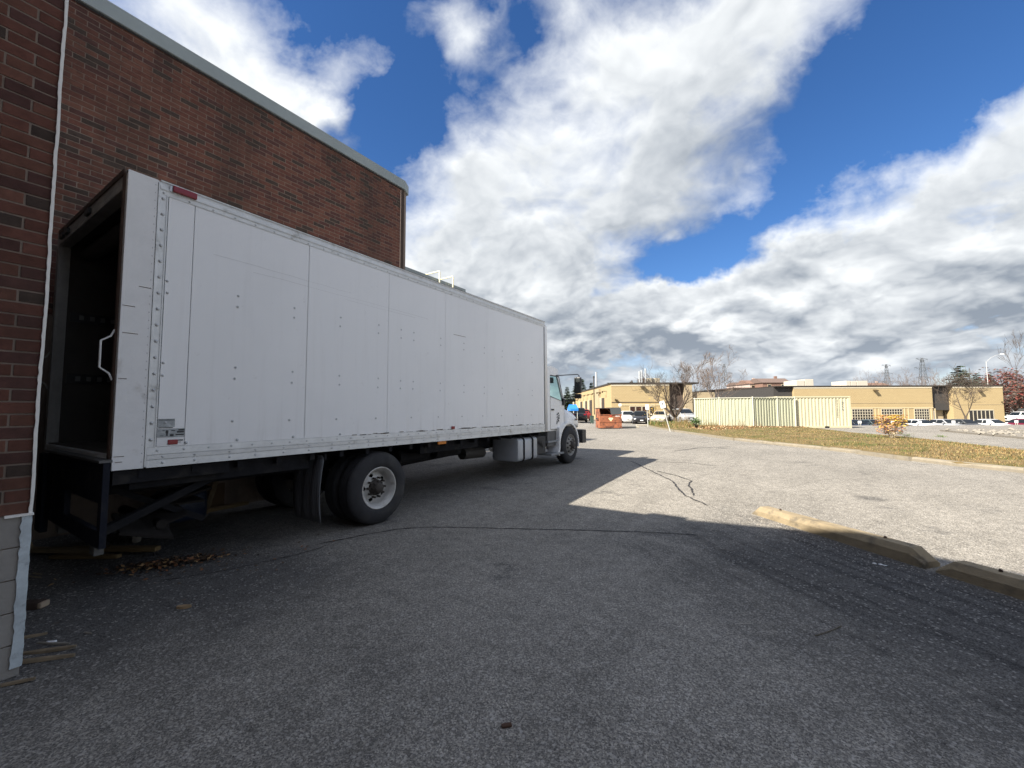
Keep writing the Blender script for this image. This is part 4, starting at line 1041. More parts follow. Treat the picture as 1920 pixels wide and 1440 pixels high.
MB().box((-7.30, 12.191, 0.72), (-5.32, 12.20, 1.05)).build('bumper_face', WHITE, bp)
# west coast mirrors
for x, sg in ((-4.86, 1), (-7.78, -1)):
    mi_ = empty_part('mirror', truck); xc = CX1 if sg > 0 else CX0
    MB().box((x-0.10, 10.90, 2.14), (x+0.10, 11.00, 2.60), bev=0.03).build('mirror_head', CLIP, mi_)
    MB().box((x-0.095, 10.90, 1.99), (x+0.095, 11.0, 2.125), bev=0.03).build('mirror_head', CLIP, mi_)
    MB().box((x-0.085, 10.893, 2.17), (x+0.085, 10.899, 2.57)).build('mirror_glass', mat('mirror_face', (0.03, 0.035, 0.035), 0.25), mi_)
    MB().tube([(xc-0.02*sg, 10.20, 2.62), (xc+0.02*sg, 10.45, 2.635), (x, 10.92, 2.68), (x, 11.02, 2.66), (x+0.01*sg, 11.03, 2.58)], 0.013, 6).tube([(xc-0.02*sg, 10.68, 1.93), (x-0.02*sg, 10.98, 1.95), (x, 11.0, 2.02)], 0.012, 6).build('mirror_arm', CLIP, mi_)
# ---------------------------------------------------------------- timber and rubbish along the wall
WOOD = mat('old_timber', (0.22, 0.165, 0.095), 0.85, var=0.35, vscale=4, stretch=(1, 8, 8), col2=(0.10, 0.075, 0.05), c2scale=5)
WOODY = mat('yellow_timber', (0.17, 0.115, 0.05), 0.8, var=0.3, vscale=4, stretch=(1, 8, 8))
GREYW = mat('grey_timber', (0.22, 0.20, 0.17), 0.9, var=0.35, vscale=4, stretch=(1, 8, 8))
def plank(a, b, w, t, m, label, group='loose timber along the wall', name='plank', cat='plank'):
    a, b = Vector(a), Vector(b); L = (b-a).length; d = b-a; mid = (a+b)/2
    o = MB()
    n = 6; rings = []
    for i in range(n+1):
        x = -L/2+L*i/n; j = R.uniform(-.003, .003); e = 0.0 if 0 < i < n else R.uniform(0, w*0.25)
        rings.append([(x, -w/2+e, 0), (x, w/2, 0), (x, w/2-e*0.4, t+j), (x, -w/2+e, t+j)])
    o.loft(rings)
    ob = o.build(name, m); ob.location = mid; ob.rotation_euler = (0, -math.asin(max(-1, min(1, d.z/L))), math.atan2(d.y, d.x))
    return tag(ob, label, cat, group)
plank((-7.55, 1.05, 0.03), (-6.75, 1.50, 0.03), 0.11, 0.04, WOOD, 'dark board flat on the ground by the dock post')
plank((-7.00, 1.20, 0.005), (-6.35, 1.62, 0.01), 0.07, 0.035, WOODY, 'short pale lath lying nearest the camera below the navy dock frame')
plank((-7.10, 1.38, 0.02), (-6.2, 1.92, 0.03), 0.09, 0.05, WOODY, 'yellowish batten under the square window of the dock frame')
plank((-7.75, 1.7, 0.03), (-7.45, 2.9, 0.10), 0.14, 0.05, WOODY, 'yellow board with dark stains in front of the blue drum')
plank((-7.7, 2.5, 0.06), (-7.62, 3.55, 0.10), 0.14, 0.05, WOODY, 'yellow board running on towards the rear wheel')
plank((-7.85, 3.05, 0.05), (-7.95, 3.25, 0.62), 0.06, 0.04, WOOD, 'upright stake leaning on the wall beside the blue drum')
plank((-6.95, 1.95, 0.0), (-6.9, 2.0, 0.40), 0.10, 0.05, GREYW, 'stub of timber standing under the tail of the truck')
plank((-7.80, 0.98, 0.10), (-7.2, 1.02, 0.13), 0.16, 0.05, WOOD, 'broad board on edge in the gap beside the dock post')
pb = thing('cardboard_panel', 'brown flattened carton leaning on the wall beside the blue drum', 'carton', (-8.0, 3.2, 0.05))
MB().box((-8.02, 2.95, 0.06), (-7.99, 3.35, 0.45), bev=0.004).build('panel', mat('carton_brown', (0.12, 0.075, 0.04), 0.85), pb)
# blue drum: rounded plastic container with a cap
dr = thing('plastic_drum', 'dusty blue plastic drum lying among the boards under the truck', 'drum', (-7.45, 2.55, 0.12))
mb = MB(); rings = []
for (z, i_) in ((0.10, 0.04), (0.13, 0.0), (0.47, 0.0), (0.52, 0.04), (0.54, 0.10)): rings.append([(x, y, z) for x, y in rrect(-7.72+i_, -7.15-i_, 2.28+i_, 2.80-i_, 0.09)])
mb.loft(rings, 0, True)
BLU = mat('blue_plastic', (0.022, 0.030, 0.058), 0.5, var=0.3, vscale=6, col2=(0.06, 0.065, 0.075), c2scale=4)
mb.build('body', BLU, dr)
MB().lathe([(0, 0.06), (0.04, 0.06), (0.045, 0.0)], (-7.3, 2.4, 0.535), 'Z', 12).build('cap', BLU, dr)
MB().tube([(-7.5, 2.42, 0.52), (-7.5, 2.45, 0.60), (-7.5, 2.62, 0.60), (-7.5, 2.66, 0.52)], 0.018, 6).build('handle', BLU, dr)
rl = thing('cable_coil', 'coil of grey cable beside the blue drum', 'cable', (-7.1, 2.15, 0.02))
mb = MB()
for k in range(4):
    r = 0.11+0.02*k; mb.tube([(-7.1+0.03*math.sin(a*3), 2.15+r*math.cos(a), 0.15+r*math.sin(a)) for a in [2*PI*q/20 for q in range(21)]], 0.008, 5, cap=False)
mb.build('loops', mat('cable_grey', (0.10, 0.10, 0.11), 0.6), rl)
# rubble bag / broken block by the wall end
rb = thing('broken_block', 'broken pale concrete lump in the dark gap by the wall corner', 'rubble', (-7.6, 0.95, 0.2))
def rock_mesh(mb, c, s, seed, flat=0.6):
    rr = random.Random(seed); bm = bmesh.new(); bmesh.ops.create_icosphere(bm, subdivisions=1, radius=1)
    for v in bm.verts: v.co *= rr.uniform(0.7, 1.15)
    vs = [Vector((c[0]+v.co.x*s[0], c[1]+v.co.y*s[1], c[2]+v.co.z*s[2])) for v in bm.verts]; bm.verts.index_update()
    mb.add(vs, [[v.index for v in f.verts] for f in bm.faces]); bm.free(); return mb
rock_mesh(MB(), (-7.6, 0.95, 0.62), (0.12, 0.1, 0.25), 3).build('lump', mat('lump_grey', (0.2, 0.19, 0.17), 0.9), rb)
rock_mesh(MB(), (-7.6, 0.95, 0.22), (0.15, 0.12, 0.22), 4).build('lump', mat('lump_red', (0.17, 0.08, 0.05), 0.9), rb)
# leaf drift, sticks and scraps
def drift(cx, cy, rx, ry, ang, top):
    a = math.radians(ang)
    def f():
        q = (R.gauss(0, 0.42), R.gauss(0, 0.42)); x = cx+q[0]*rx*math.cos(a)-q[1]*ry*math.sin(a); y = cy+q[0]*rx*math.sin(a)+q[1]*ry*math.cos(a)
        return Vector((x, y, g(x, y)+max(0, top*(1-q[0]**2-q[1]**2))*R.random()))
    return f
leaf_litter('leaf_drift', 'dark drift of wet brown leaves beside the truck tail', 520, drift(-5.62, 1.86, 0.62, 0.20, 62, 0.035), [mat('leaf_wet', (0.05, 0.028, 0.016), 0.7), LF[3], LF[3], mat('leaf_black', (0.022, 0.016, 0.012), 0.8), LF[1], LF[0]], 0.024, 0.8)
leaf_litter('leaf_scatter', 'stray brown leaves and bark around the drift', 110, drift(-5.4, 2.0, 1.6, 0.7, 50, 0.0), [LF[1], LF[3], LF[3], LF[3]], 0.018, 0.5)
def splinter(px, py, ln, ang, w, m, label, name='wood_splinter', cat='wood scrap'):
    p = onground(px, py); a = math.radians(ang); d = Vector((math.cos(a), math.sin(a), 0))*ln/2
    mb = MB(); n = 5; rings = []
    for i in range(n+1):
        f = i/n; ww = w*(0.25+0.75*math.sin(PI*min(0.97, max(0.08, f))))
        q = -ln/2+ln*f; rings.append([(q, -ww/2, 0.002), (q, ww/2, 0.002), (q, ww*0.3, 0.006+w*0.35), (q, -ww*0.35, 0.005+w*0.3)])
    mb.loft(rings); ob = mb.build(name, m); ob.location = p; ob.rotation_euler = (R.uniform(-.1, .1), R.uniform(-0.08, 0.02), a)
    return tag(ob, label, cat, 'splintered wood at the wall corner')
TANW = mat('split_wood', (0.20, 0.155, 0.10), 0.85, var=0.3, vscale=12)
splinter(345, 1140, 0.11, 40, 0.05, mat('chip_wood', (0.26, 0.18, 0.10), 0.8, var=0.3, vscale=14), 'tan wood chip alone on the asphalt, well right of the wall corner')
splinter(58, 1195, 0.17, 62, 0.03, TANW, 'slim splinter standing proud beside the painted corner edge')
splinter(100, 1208, 0.26, 28, 0.022, GREYW, 'long grey sliver above the white scrap')
splinter(88, 1222, 0.34, 45, 0.04, TANW, 'broad brown sliver running down to the wall foot')
splinter(70, 1240, 0.40, 48, 0.045, TANW, 'longest brown sliver at the foot of the painted edge')
splinter(120, 1218, 0.16, 40, 0.035, GREYW, 'grey flake at the right end of the splinters')
splinter(15, 1285, 0.25, 52, 0.03, TANW, 'thin lath along the foot of the concrete blocks')
splinter(165, 1188, 0.07, 20, 0.014, GREYW, 'tiny grey splinter lying apart to the right of the pile')
splinter(70, 1077, 0.14, 18, 0.02, TANW, 'upper of two slim laths in the dark by the corner')
splinter(66, 1083, 0.16, 22, 0.018, TANW, 'lower of two slim laths in the dark by the corner')
ob = MB().box((-0.035, -0.01, 0.0), (0.035, 0.012, 0.014), bev=0.004).build('plastic_scrap', mat('scrap_white', (0.75, 0.76, 0.77), 0.5)); ob.location = onground(95, 1206); ob.rotation_euler = (0.1, -0.1, 0.6); tag(ob, 'small white plastic scrap lying on the splinters', 'scrap')
o = thing('brick_bat', 'broken brown brick with a pale end by the wall corner', 'brick', tuple(onground(60, 1140)), 0.7)
MB().box((-0.11, -0.045, 0), (0.07, 0.045, 0.055), bev=0.006).build('brick_body', BRK[3], o, flat=True)
MB().box((0.0705, -0.04, 0.004), (0.10, 0.04, 0.05), bev=0.008).build('broken_end', mat('chip_pale', (0.36, 0.28, 0.2), 0.9), o, flat=True)
for k, (px, py, s) in enumerate(((1640, 1058, .018), (1652, 1060, .022), (1660, 1062, .016))):
    ob = rock_mesh(MB(), (0, 0, 0.008), (s*1.2, s*0.8, s*0.45), 20+k).build('paper_scrap', mat('scrap_white', (0.75, 0.76, 0.77))); ob.location = onground(px, py)
    tag(ob, 'crumpled white scrap beside the shaded half of the first wheel stop', 'scrap', 'white scraps by the wheel stop')
tw = MB().tube([tuple(onground(x, y)+UP*h) for x, y, h in ((1528, 1193, 0.004), (1545, 1189, 0.008), (1562, 1183, 0.009), (1577, 1175, 0.004))], 0.004, 5).build('twig', mat('twig_brown', (0.10, 0.085, 0.06), 0.9)); tag(tw, 'curved dry twig on the dark asphalt', 'twig')
tw = MB().tube([tuple(onground(x, y)+UP*h) for x, y, h in ((1378, 1170, 0.003), (1395, 1170, 0.005), (1412, 1170, 0.003))], 0.0018, 4).build('straw', mat('straw_pale', (0.5, 0.48, 0.42), 0.7)); tag(tw, 'pale straight straw on the shaded asphalt', 'straw')
ob = MB().box((-0.028, -0.013, 0), (0.028, 0.013, 0.012), bev=0.006).build('bark_chip', mat('bark_brown', (0.07, 0.035, 0.02), 0.9)); ob.location = onground(950, 1362); ob.rotation_euler = (0, 0, 0.8); tag(ob, 'dark brown bark chip on the asphalt close to the camera', 'wood scrap')
def grit():
    x, y = R.uniform(20, 1900), R.uniform(985, 1435); return onground(x, y)
def pebbles(name, label, n, place, s0, s1, mats):
    mb = MB()
    for _ in range(n):
        p = place(); s = R.uniform(s0, s1); a = R.uniform(0, PI)
        vs = [p+Vector((math.cos(a+k*PI/2)*s*R.uniform(.7, 1.2), math.sin(a+k*PI/2)*s*R.uniform(.7, 1.2), 0.0)) for k in range(4)]+[p+Vector((0, 0, s*R.uniform(0.7, 1.1)))]
        mb.add(vs, ((0, 1, 4), (1, 2, 4), (2, 3, 4), (3, 0, 4)), R.randrange(len(mats)))
    o = mb.build(name, mats); o['kind'] = 'stuff'; o['label'] = label
PB = [mat('pebble_grey', (0.16, 0.155, 0.15), 0.9), mat('pebble_dark', (0.05, 0.05, 0.05), 0.9), mat('pebble_pale', (0.34, 0.32, 0.29), 0.9), mat('pebble_mid', (0.11, 0.105, 0.10), 0.9)]
pebbles('loose_gravel', 'loose grit scattered over the worn asphalt', 2600, grit, 0.002, 0.0055, PB)
def near_block():
    s, n = R.uniform(-0.6, 3.2), -abs(R.gauss(0, 0.35))-0.03; p = BLK_A+BDIR*s+BNRM*n; p.z = g(p.x, p.y); return p
pebbles('loose_gravel', 'loose stones lying along the near side of the wheel stops', 1500, near_block, 0.003, 0.009, PB)
# ---------------------------------------------------------------- middle distance
def bolt(*a): pass
ORANGE = mat('rusty_orange', (0.29, 0.100, 0.046), 0.75, var=0.4, vscale=3, col2=(0.10, 0.04, 0.025), c2scale=2.6, c2amt=(0.48, 0.64))
def dumpster():
    p = at(1141, 805, 35.0); p.z = g(p.x, p.y)
    o = thing('dumpster', 'rusty orange dumpster with one black lid shut and one side open', 'dumpster', p, YAW-0.0)
    w, d, h = 1.78, 1.75, 1.62             # front faces -y in its own space
    b = MB(); x = w/2
    prof = [(-d/2, 0.10), (-d/2, 1.15), (-d/2+0.34, 1.66), (d/2, 1.66), (d/2, 0.10)]      # (y,z)
    for s in (-1, 1): b.prism(prof, s*x, s*(x-0.03))
    b.box((-x+.031, -d/2, 0.10), (x-.031, -d/2+0.03, 1.15)).box((-x+.031, d/2-0.03, 0.10), (x-.031, d/2, 1.66)).box((-x+.031, -d/2+.031, 0.10), (x-.031, d/2-.031, 0.14))
    b.box((-x-0.03, -d/2-0.03, 0.06), (x+0.03, d/2+0.03, 0.099))
    body = b.build('body', ORANGE, o, flat=True)
    MB().box((-x-0.02, -d/2-0.025, 0.52), (x+0.02, -d/2-0.001, 0.58)).box((-x-0.02, -d/2-0.03, 1.10), (x+0.02, -d/2-0.001, 1.17)).build('stiffener', ORANGE, body, flat=True)
    for s in (-1, 1): MB().box((s*x, -0.5, 0.72), (s*(x+0.09), 0.45, 0.92)).build('fork_pocket', ORANGE, body, flat=True)
    MB().box((-x-0.092, -0.44, 0.755), (-x-0.0905, 0.39, 0.885)).build('pocket_hole', CLIP, body, flat=True)
    # lids: right one shut over the slope, left one thrown open behind
    lid = MB().add([(0.02, -d/2-0.02, 1.165), (x+0.02, -d/2-0.02, 1.165), (x+0.02, -d/2+0.33, 1.70), (0.02, -d/2+0.33, 1.70)], ((0, 1, 2, 3),)).add([(0.02, -d/2+0.33, 1.70), (x+0.02, -d/2+0.33, 1.70), (x+0.02, d/2, 1.70), (0.02, d/2, 1.70)], ((0, 1, 2, 3),)).build('lid', mat('lid_black', (0.035, 0.04, 0.042), 0.55), o, flat=True)
    s_ = lid.modifiers.new('thick', 'SOLIDIFY'); s_.thickness = 0.03
    MB().box((-x-0.04, -d/2+0.34, 1.661), (0.0, d/2, 1.705)).build('lid', mat('lid_black', (0.035, 0.04, 0.042)), o, flat=True)
    MB().box((-x+.032, -d/2+0.05, 0.15), (x-.032, d/2-0.04, 0.55)).build('rubbish', mat('rubbish_black', (0.02, 0.02, 0.02), 0.9), o, flat=True)
    YEL = mat('sign_cream', (0.80, 0.72, 0.42), 0.6)
    MB().prism([(0.0, 0.60), (0.20, 0.84), (0.12, 0.90), (-0.12, 0.90), (-0.20, 0.84)], -d/2-0.004, -d/2-0.002, 0, 'Y').build('diamond_decal', YEL, body, flat=True)
    MB().box((-0.09, -d/2-0.034, 0.98), (0.07, -d/2-0.031, 1.09)).build('red_decal', mat('decal_red', (0.45, 0.05, 0.03), 0.6), body, flat=True)
    tx = MB()
    for k in range(6): tx.box((0.36+0.065*k, -d/2-0.004, 0.985), (0.36+0.065*k+R.uniform(.03, .05), -d/2-0.002, 1.075))
    tx.build('white_lettering', mat('decal_white', (0.8, 0.78, 0.75), 0.6), body, flat=True)
dumpster()
p = at(1110, 792, 47); o = thing('waste_bin', 'small green waste bin left of the dumpster', 'bin', (p.x, p.y, g(p.x, p.y)), YAW)
GRN = mat('bin_green', (0.045, 0.075, 0.06), 0.6)
MB().loft([[(sx*w_, sy*w_*0.9, z) for sx, sy in ((-1, -1), (1, -1), (1, 1), (-1, 1))] for z, w_ in ((0.08, 0.16), (0.85, 0.2))]).build('body', GRN, o, flat=True)
MB().box((-0.22, -0.2, 0.851), (0.22, 0.2, 0.91), bev=0.02).build('lid', GRN, o, flat=True)
for s in (-0.14, 0.14): MB().lathe([(-0.03, 0.09), (0.03, 0.09)], (s, 0.17, 0.09), 'X', 12).build('wheel', RUBBER, o, flat=True)

# ---- storage container
CREAMC = mat('container_cream', (0.53, 0.49, 0.335), 0.6, var=0.05, vscale=2, col2=(0.47, 0.43, 0.31), c2scale=1.2, c2amt=(0.6, 0.8))
def container():
    v = 33.8; c = at(1527, 797, v); zc = g(c.x, c.y)
    L, D, H = 6.06, 2.44, 2.59
    o = thing('shipping_container', 'cream shipping container with ribbed side at the end of the fence', 'container', (c.x, c.y, zc), YAW)
    mb = MB(); x = -L/2+0.12; pts = []                       # side corrugation as seen from above (x, y)
    pitch = 0.278
    while x < L/2-0.12-pitch*0.5:
        pts += [(x, 0.0), (x+0.07, 0.036), (x+0.14, 0.036), (x+0.21, 0.0)]; x += pitch
    pts = [(-L/2+0.10, 0.0)]+pts+[(L/2-0.10, 0.0)]
    y0 = 0.03
    vs = [(a, y0+b, 0.16) for a, b in pts]+[(a, y0+b, H-0.10) for a, b in pts]; n = len(pts)
    mb.add(vs, [(i, i+1, n+i+1, n+i) for i in range(n-1)])
    mb.build('ribbed_side', CREAMC, o, flat=True)
    fr = MB()
    for sx in (-1, 1): fr.box((sx*L/2-(0.12 if sx > 0 else 0), 0, 0.0), (sx*L/2+(0.12 if sx < 0 else 0), 0.16, H))
    fr.box((-L/2+.121, 0.005, H-0.11), (L/2-.121, 0.09, H-0.004)).build('frame', CREAMC, o, flat=True)
    fb = MB(); 
    for a, b in ((-L/2+.121, -1.25), (-0.85, 0.85), (1.25, L/2-.121)): fb.box((a, 0.005, 0.02), (b, 0.09, 0.17))
    fb.build('bottom_rail', CREAMC, o, flat=True)
    for a in (-1.249, 0.851): MB().box((a, 0.03, 0.03), (a+0.398, 0.10, 0.16)).build('fork_pocket', CLIP, o, flat=True)
    MB().box((-L/2+.01, 0.17, 0.05), (L/2-0.01, D, H-0.02)).build('hull', CREAMC, o, flat=True)
    for sx in (-1, 1):
        for z in (0.0, H-0.118):
            MB().box((sx*L/2-(0.17 if sx > 0 else -0.001), -0.012, z), (sx*L/2+(0.17 if sx < 0 else -0.001), -0.0005, z+0.118), bev=0.01).build('corner_casting', CREAMC, o, flat=True)
    tx = MB(); z = H-0.35                                    # small upright codes on the rib faces
    for k in range(12): 
        tx.box((L/2-1.12, 0.025, z), (L/2-1.04, 0.0285, z+R.uniform(.05, .085))); z -= 0.125
    z = H-0.55
    for k in range(4): tx.box((L/2-0.72, 0.025, z), (L/2-0.52-R.uniform(0, .08), 0.0285, z+0.10)); z -= 0.16+0.03*k
    tx.build('code_lettering', mat('code_grey', (0.20, 0.20, 0.17), 0.7), o, flat=True)
container()
# ---- corrugated hoarding in panels between posts
GREENC = mat('sheet_green', (0.43, 0.44, 0.325), 0.5, var=0.06, vscale=2, metal=0.15)
POSTW = mat('post_cream', (0.52, 0.52, 0.43), 0.55)
hp = [(1303, 36.5, 746.5), (1349, 34.4, 739.5), (1412, 33.2, 738.5), (1458, 33.6, 738), (1491, 33.72, 738)]
f0 = at(1390, 797, 34); fen = thing('corrugated_fence', 'pale green corrugated sheet fence with posts beside the container', 'fence', (f0.x, f0.y, g(f0.x, f0.y)))
for k, ((xa, va, ya), (xb, vb, yb)) in enumerate(zip(hp[:-1], hp[1:])):
    a = at(xa, 797, va); b = at(xb, 797, vb); a.z = g(a.x, a.y); b.z = g(b.x, b.y); L = (b-a).length; d = (b-a).normalized(); nr = Vector((d.y, -d.x, 0))
    ht = 2.50; z0 = 0.10 if k != 2 else 0.16
    n = int(L/0.235)
    for i in range(n):
        s0, s1 = L*i/n, L*(i+1)/n; w = s1-s0; sh_ = R.uniform(0, 0.012)
        prof = [(0, 0), (w*0.36, 0), (w*0.48, 0.075), (w*0.84, 0.075), (w*0.95, 0.0)]
        vs = [a+d*(s0+q)+nr*(e+sh_)+UP*z0 for q, e in prof]+[a+d*(s0+q)+nr*(e+sh_)+UP*(ht+R.uniform(-.01, .01)) for q, e in prof]
        MB().add(vs, [(j, j+1, 6+j, 5+j) for j in range(4)]).build('corrugated_sheet', GREENC, fen)
    for z in (z0-0.02, ht-0.02):
        q = [a+nr*0.10+UP*z, b+nr*0.10+UP*z]
        MB().tube(q, 0.035, 4).build('rail', POSTW, fen)
for (x, v, y) in hp:
    a = at(x, 797, v); a.z = g(a.x, a.y)-0.02; nr = -FH*0.08
    MB().tube([a+nr, a+nr+UP*2.58], 0.055, 8).build('post', POSTW, fen)

# ---- signs
def sign(px, pyb, v, hpx, tilt, wp, hp_, label, marks):
    p = at(px, pyb, v); p.z = g(p.x, p.y)+0.08; k = v/FPX
    o = thing('parking_sign', label, 'sign', p, YAW); o.rotation_euler = (0, tilt, YAW)
    h = hpx*k
    MB().tube([(0, 0, -0.2), (0, 0, h)], 0.032, 6).build('post', mat('sign_post', (0.66, 0.66, 0.62), 0.5, metal=0.3), o, flat=True)
    bd = MB().box((-wp*k/2, -0.05, h-hp_*k), (wp*k/2, -0.034, h), bev=0.005).build('board', mat('sign_white', (0.80, 0.80, 0.79), 0.5), o, flat=True)
    mm = MB()
    for (a, b, c, d_) in marks: mm.box((a*wp*k, -0.0535, h-hp_*k*b), (c*wp*k, -0.0515, h-hp_*k*d_))
    mm.build('symbol', mat('sign_dark', (0.06, 0.06, 0.08), 0.6), bd, flat=True)
sign(1256, 801, 29.0, 57, math.radians(-15), 9.5, 13.5, 'white parking sign on a post leaning to the left in the verge', ((-0.06, 0.42, 0.12, 0.28), (-0.12, 0.55, -0.02, 0.40), (0.05, 0.6, 0.1, 0.45)))
sign(1215, 797, 38.0, 40, math.radians(-2), 6.5, 10, 'white sign on an upright post in front of the dark car', ((-0.05, 0.7, 0.08, 0.3),))
sign(1163, 795, 52.0, 34, 0, 5, 5, 'thin upright post with a small plate beside the dumpster', ((-0.05, 0.7, 0.08, 0.3),))

# ---- shrubs on the verge
def leafy(parent, name, n, c, r, mats, size, weights, up=0.4, shell=0.5):
    mb = MB()
    for _ in range(n):
        d = Vector((R.gauss(0, 1), R.gauss(0, 1), R.gauss(0, 1))).normalized()*(shell+(1-shell)*R.random())
        p = Vector((c[0]+d.x*r[0], c[1]+d.y*r[1], c[2]+d.z*r[2])); s = size*R.uniform(0.6, 1.4)
        M = Matrix.Translation(p) @ Matrix.Rotation(R.uniform(0, 6.3), 4, 'Z') @ Matrix.Rotation(R.uniform(-1.2, 1.2), 4, 'X')
        mb.add([M @ Vector(q) for q in ((-s, 0, 0), (0, -0.45*s, 0.1*s), (s, 0, 0), (0, 0.45*s, 0.1*s))], ((0, 1, 2, 3),), R.choices(range(len(mats)), weights=weights)[0])
    return mb.build(name, mats, parent, flat=True)
YLW = [mat('leaf_yellow', (0.62, 0.42, 0.05), 0.7), mat('leaf_orange', (0.45, 0.20, 0.05), 0.7), mat('leaf_pinkbrown', (0.40, 0.24, 0.15), 0.8), mat('leaf_green', (0.10, 0.16, 0.04), 0.7), mat('leaf_darkred', (0.16, 0.06, 0.04), 0.8)]
p = at(1672, 837, 19.6); p.z = g(p.x, p.y)+0.12
sh = thing('autumn_shrub', 'yellow and orange autumn shrub on the grass verge', 'shrub', p, YAW)
st = MB()
for k in range(26):
    a = R.uniform(0, 6.3); l = R.uniform(0.6, 1.1); e = Vector((math.cos(a)*0.55*l, math.sin(a)*0.45*l, l)); st.tube([(0.03*math.cos(a), 0.03*math.sin(a), 0), e*0.5+Vector((0, 0, 0.1)), e], [0.010, 0.007, 0.003], 4)
st.build('stems', mat('stem_grey', (0.33, 0.27, 0.20), 0.85), sh, flat=True)
mb = MB()
for k in range(1500):
    a = R.uniform(0, 6.3); hh = R.uniform(0.22, 1.12); rad = (0.20+0.50*math.sin(min(1, hh/0.95)*PI*0.62))*R.uniform(0.25, 1.05)
    q = Vector((rad*math.cos(a), rad*math.sin(a)*0.8, hh)); s = R.uniform(0.025, 0.055)
    if hh > 0.62 and q.x > 0.05: wts = (6, 2, 1, 0.4, 0.4)
    elif hh > 0.5: wts = (2, 4, 3, 0.8, 1.5)
    else: wts = (0.4, 2, 5, 0.6, 2)
    M = Matrix.Translation(q) @ Matrix.Rotation(R.uniform(0, 6.3), 4, 'Z') @ Matrix.Rotation(R.uniform(-1.3, 1.3), 4, 'X')
    mb.add([M @ Vector(c) for c in ((-s, 0, 0), (0, -0.5*s, 0.1*s), (s*1.3, 0, 0), (0, 0.5*s, 0.1*s))], ((0, 1, 2, 3),), R.choices(range(5), weights=wts)[0])
mb.build('foliage', YLW, sh, flat=True)
pt = MB()
for k in range(160):
    a = R.uniform(0, 6.3); rad = R.random(); M = Matrix.Translation((-0.2+0.16*rad*math.cos(a), -0.35+0.1*math.sin(a), R.uniform(0.05, 0.34))) @ Matrix.Rotation(R.uniform(0, 6.3), 4, 'Z') @ Matrix.Rotation(R.uniform(-1, 1), 4, 'X'); s = R.uniform(.02, .045)
    pt.add([M @ Vector(c) for c in ((-s, 0, 0), (0, -0.5*s, 0), (s, 0, 0), (0, 0.5*s, 0))], ((0, 1, 2, 3),))
pt.build('dry_seedheads', mat('seed_pale', (0.58, 0.50, 0.36), 0.85), sh, flat=True)
def low_clump(px, py, v, r, n, label, w, hgt=0.25, s=0.03):
    p = at(px, py, v); p.z = g(p.x, p.y)+0.14
    o = thing('ground_plant', label, 'plant', p, YAW)
    leafy(o, 'foliage', n, (0, 0, hgt*0.4), (r, r*0.7, hgt*0.6), YLW[3:4]+[GM[1]], s, (3, w), shell=0.2)
low_clump(1640, 836, 19.4, 0.42, 160, 'low green weeds left of the autumn shrub', 1)
low_clump(1700, 832, 20.3, 0.40, 150, 'low green weeds right of the autumn shrub', 1)
low_clump(1765, 833, 20.4, 0.30, 90, 'small flat patch of green weeds near the back edge of the verge', 1, 0.12)
p = at(1305, 792, 31.5); p.z = g(p.x, p.y)+0.13
o = thing('green_shrub', 'small dark green shrub at the left end of the fence', 'shrub', p, YAW)
st = MB()
for k in range(24):
    a = R.uniform(0, 6.3); e = Vector((math.cos(a)*0.38, math.sin(a)*0.38, R.uniform(0.35, 0.8))); st.tube([(0, 0, 0), e*0.6, e], [0.012, 0.008, 0.003], 4)
st.build('stems', mat('bark_dark', (0.05, 0.04, 0.03), 0.9), o, flat=True)
leafy(o, 'foliage', 420, (0, 0, 0.52), (0.42, 0.40, 0.34), [mat('needle_green', (0.045, 0.10, 0.025), 0.7), mat('needle_bright', (0.08, 0.15, 0.03), 0.7)], 0.055, (3, 1), shell=0.2)
for (px, pb, v, n, wl) in ((1330, 797, 33, 26, 'dead brown weed right of the green shrub by the fence'), (1344, 798, 33, 20, 'dead brown weed at the second fence post'), (1392, 800, 32, 30, 'fullest dead brown weed along the fence, before its third panel'), (1371, 799, 32, 14, 'thin dead brown weed at the middle of the second fence panel'), (1285, 796, 33, 40, 'tuft of tall dry weeds just left of the green shrub'), (1272, 796, 34, 36, 'tuft of tall dry weeds just right of the leaning sign'), (1420, 800, 32, 16, 'dead brown weed under the gap of the darker fence panel')):
    p = at(px, pb, v); p.z = g(p.x, p.y)+0.1
    o = thing('tall_weed', wl, 'weed', p, 0, 'dead weeds by the fence')
    mb = MB()
    for k in range(n):
        a = R.uniform(0, 6.3); h = R.uniform(0.3, 1.0)*(0.7 if px > 1320 else 1.25); e = Vector((math.cos(a)*0.3*R.random(), math.sin(a)*0.3*R.random(), h)); b0 = Vector((R.uniform(-.3, .3), R.uniform(-.2, .2), 0))
        mb.tube([b0, b0+e*0.5, b0+e], [0.010, 0.008, 0.004], 3)
    mb.build('stems', GM[3] if px > 1320 else GM[0], o, flat=True)
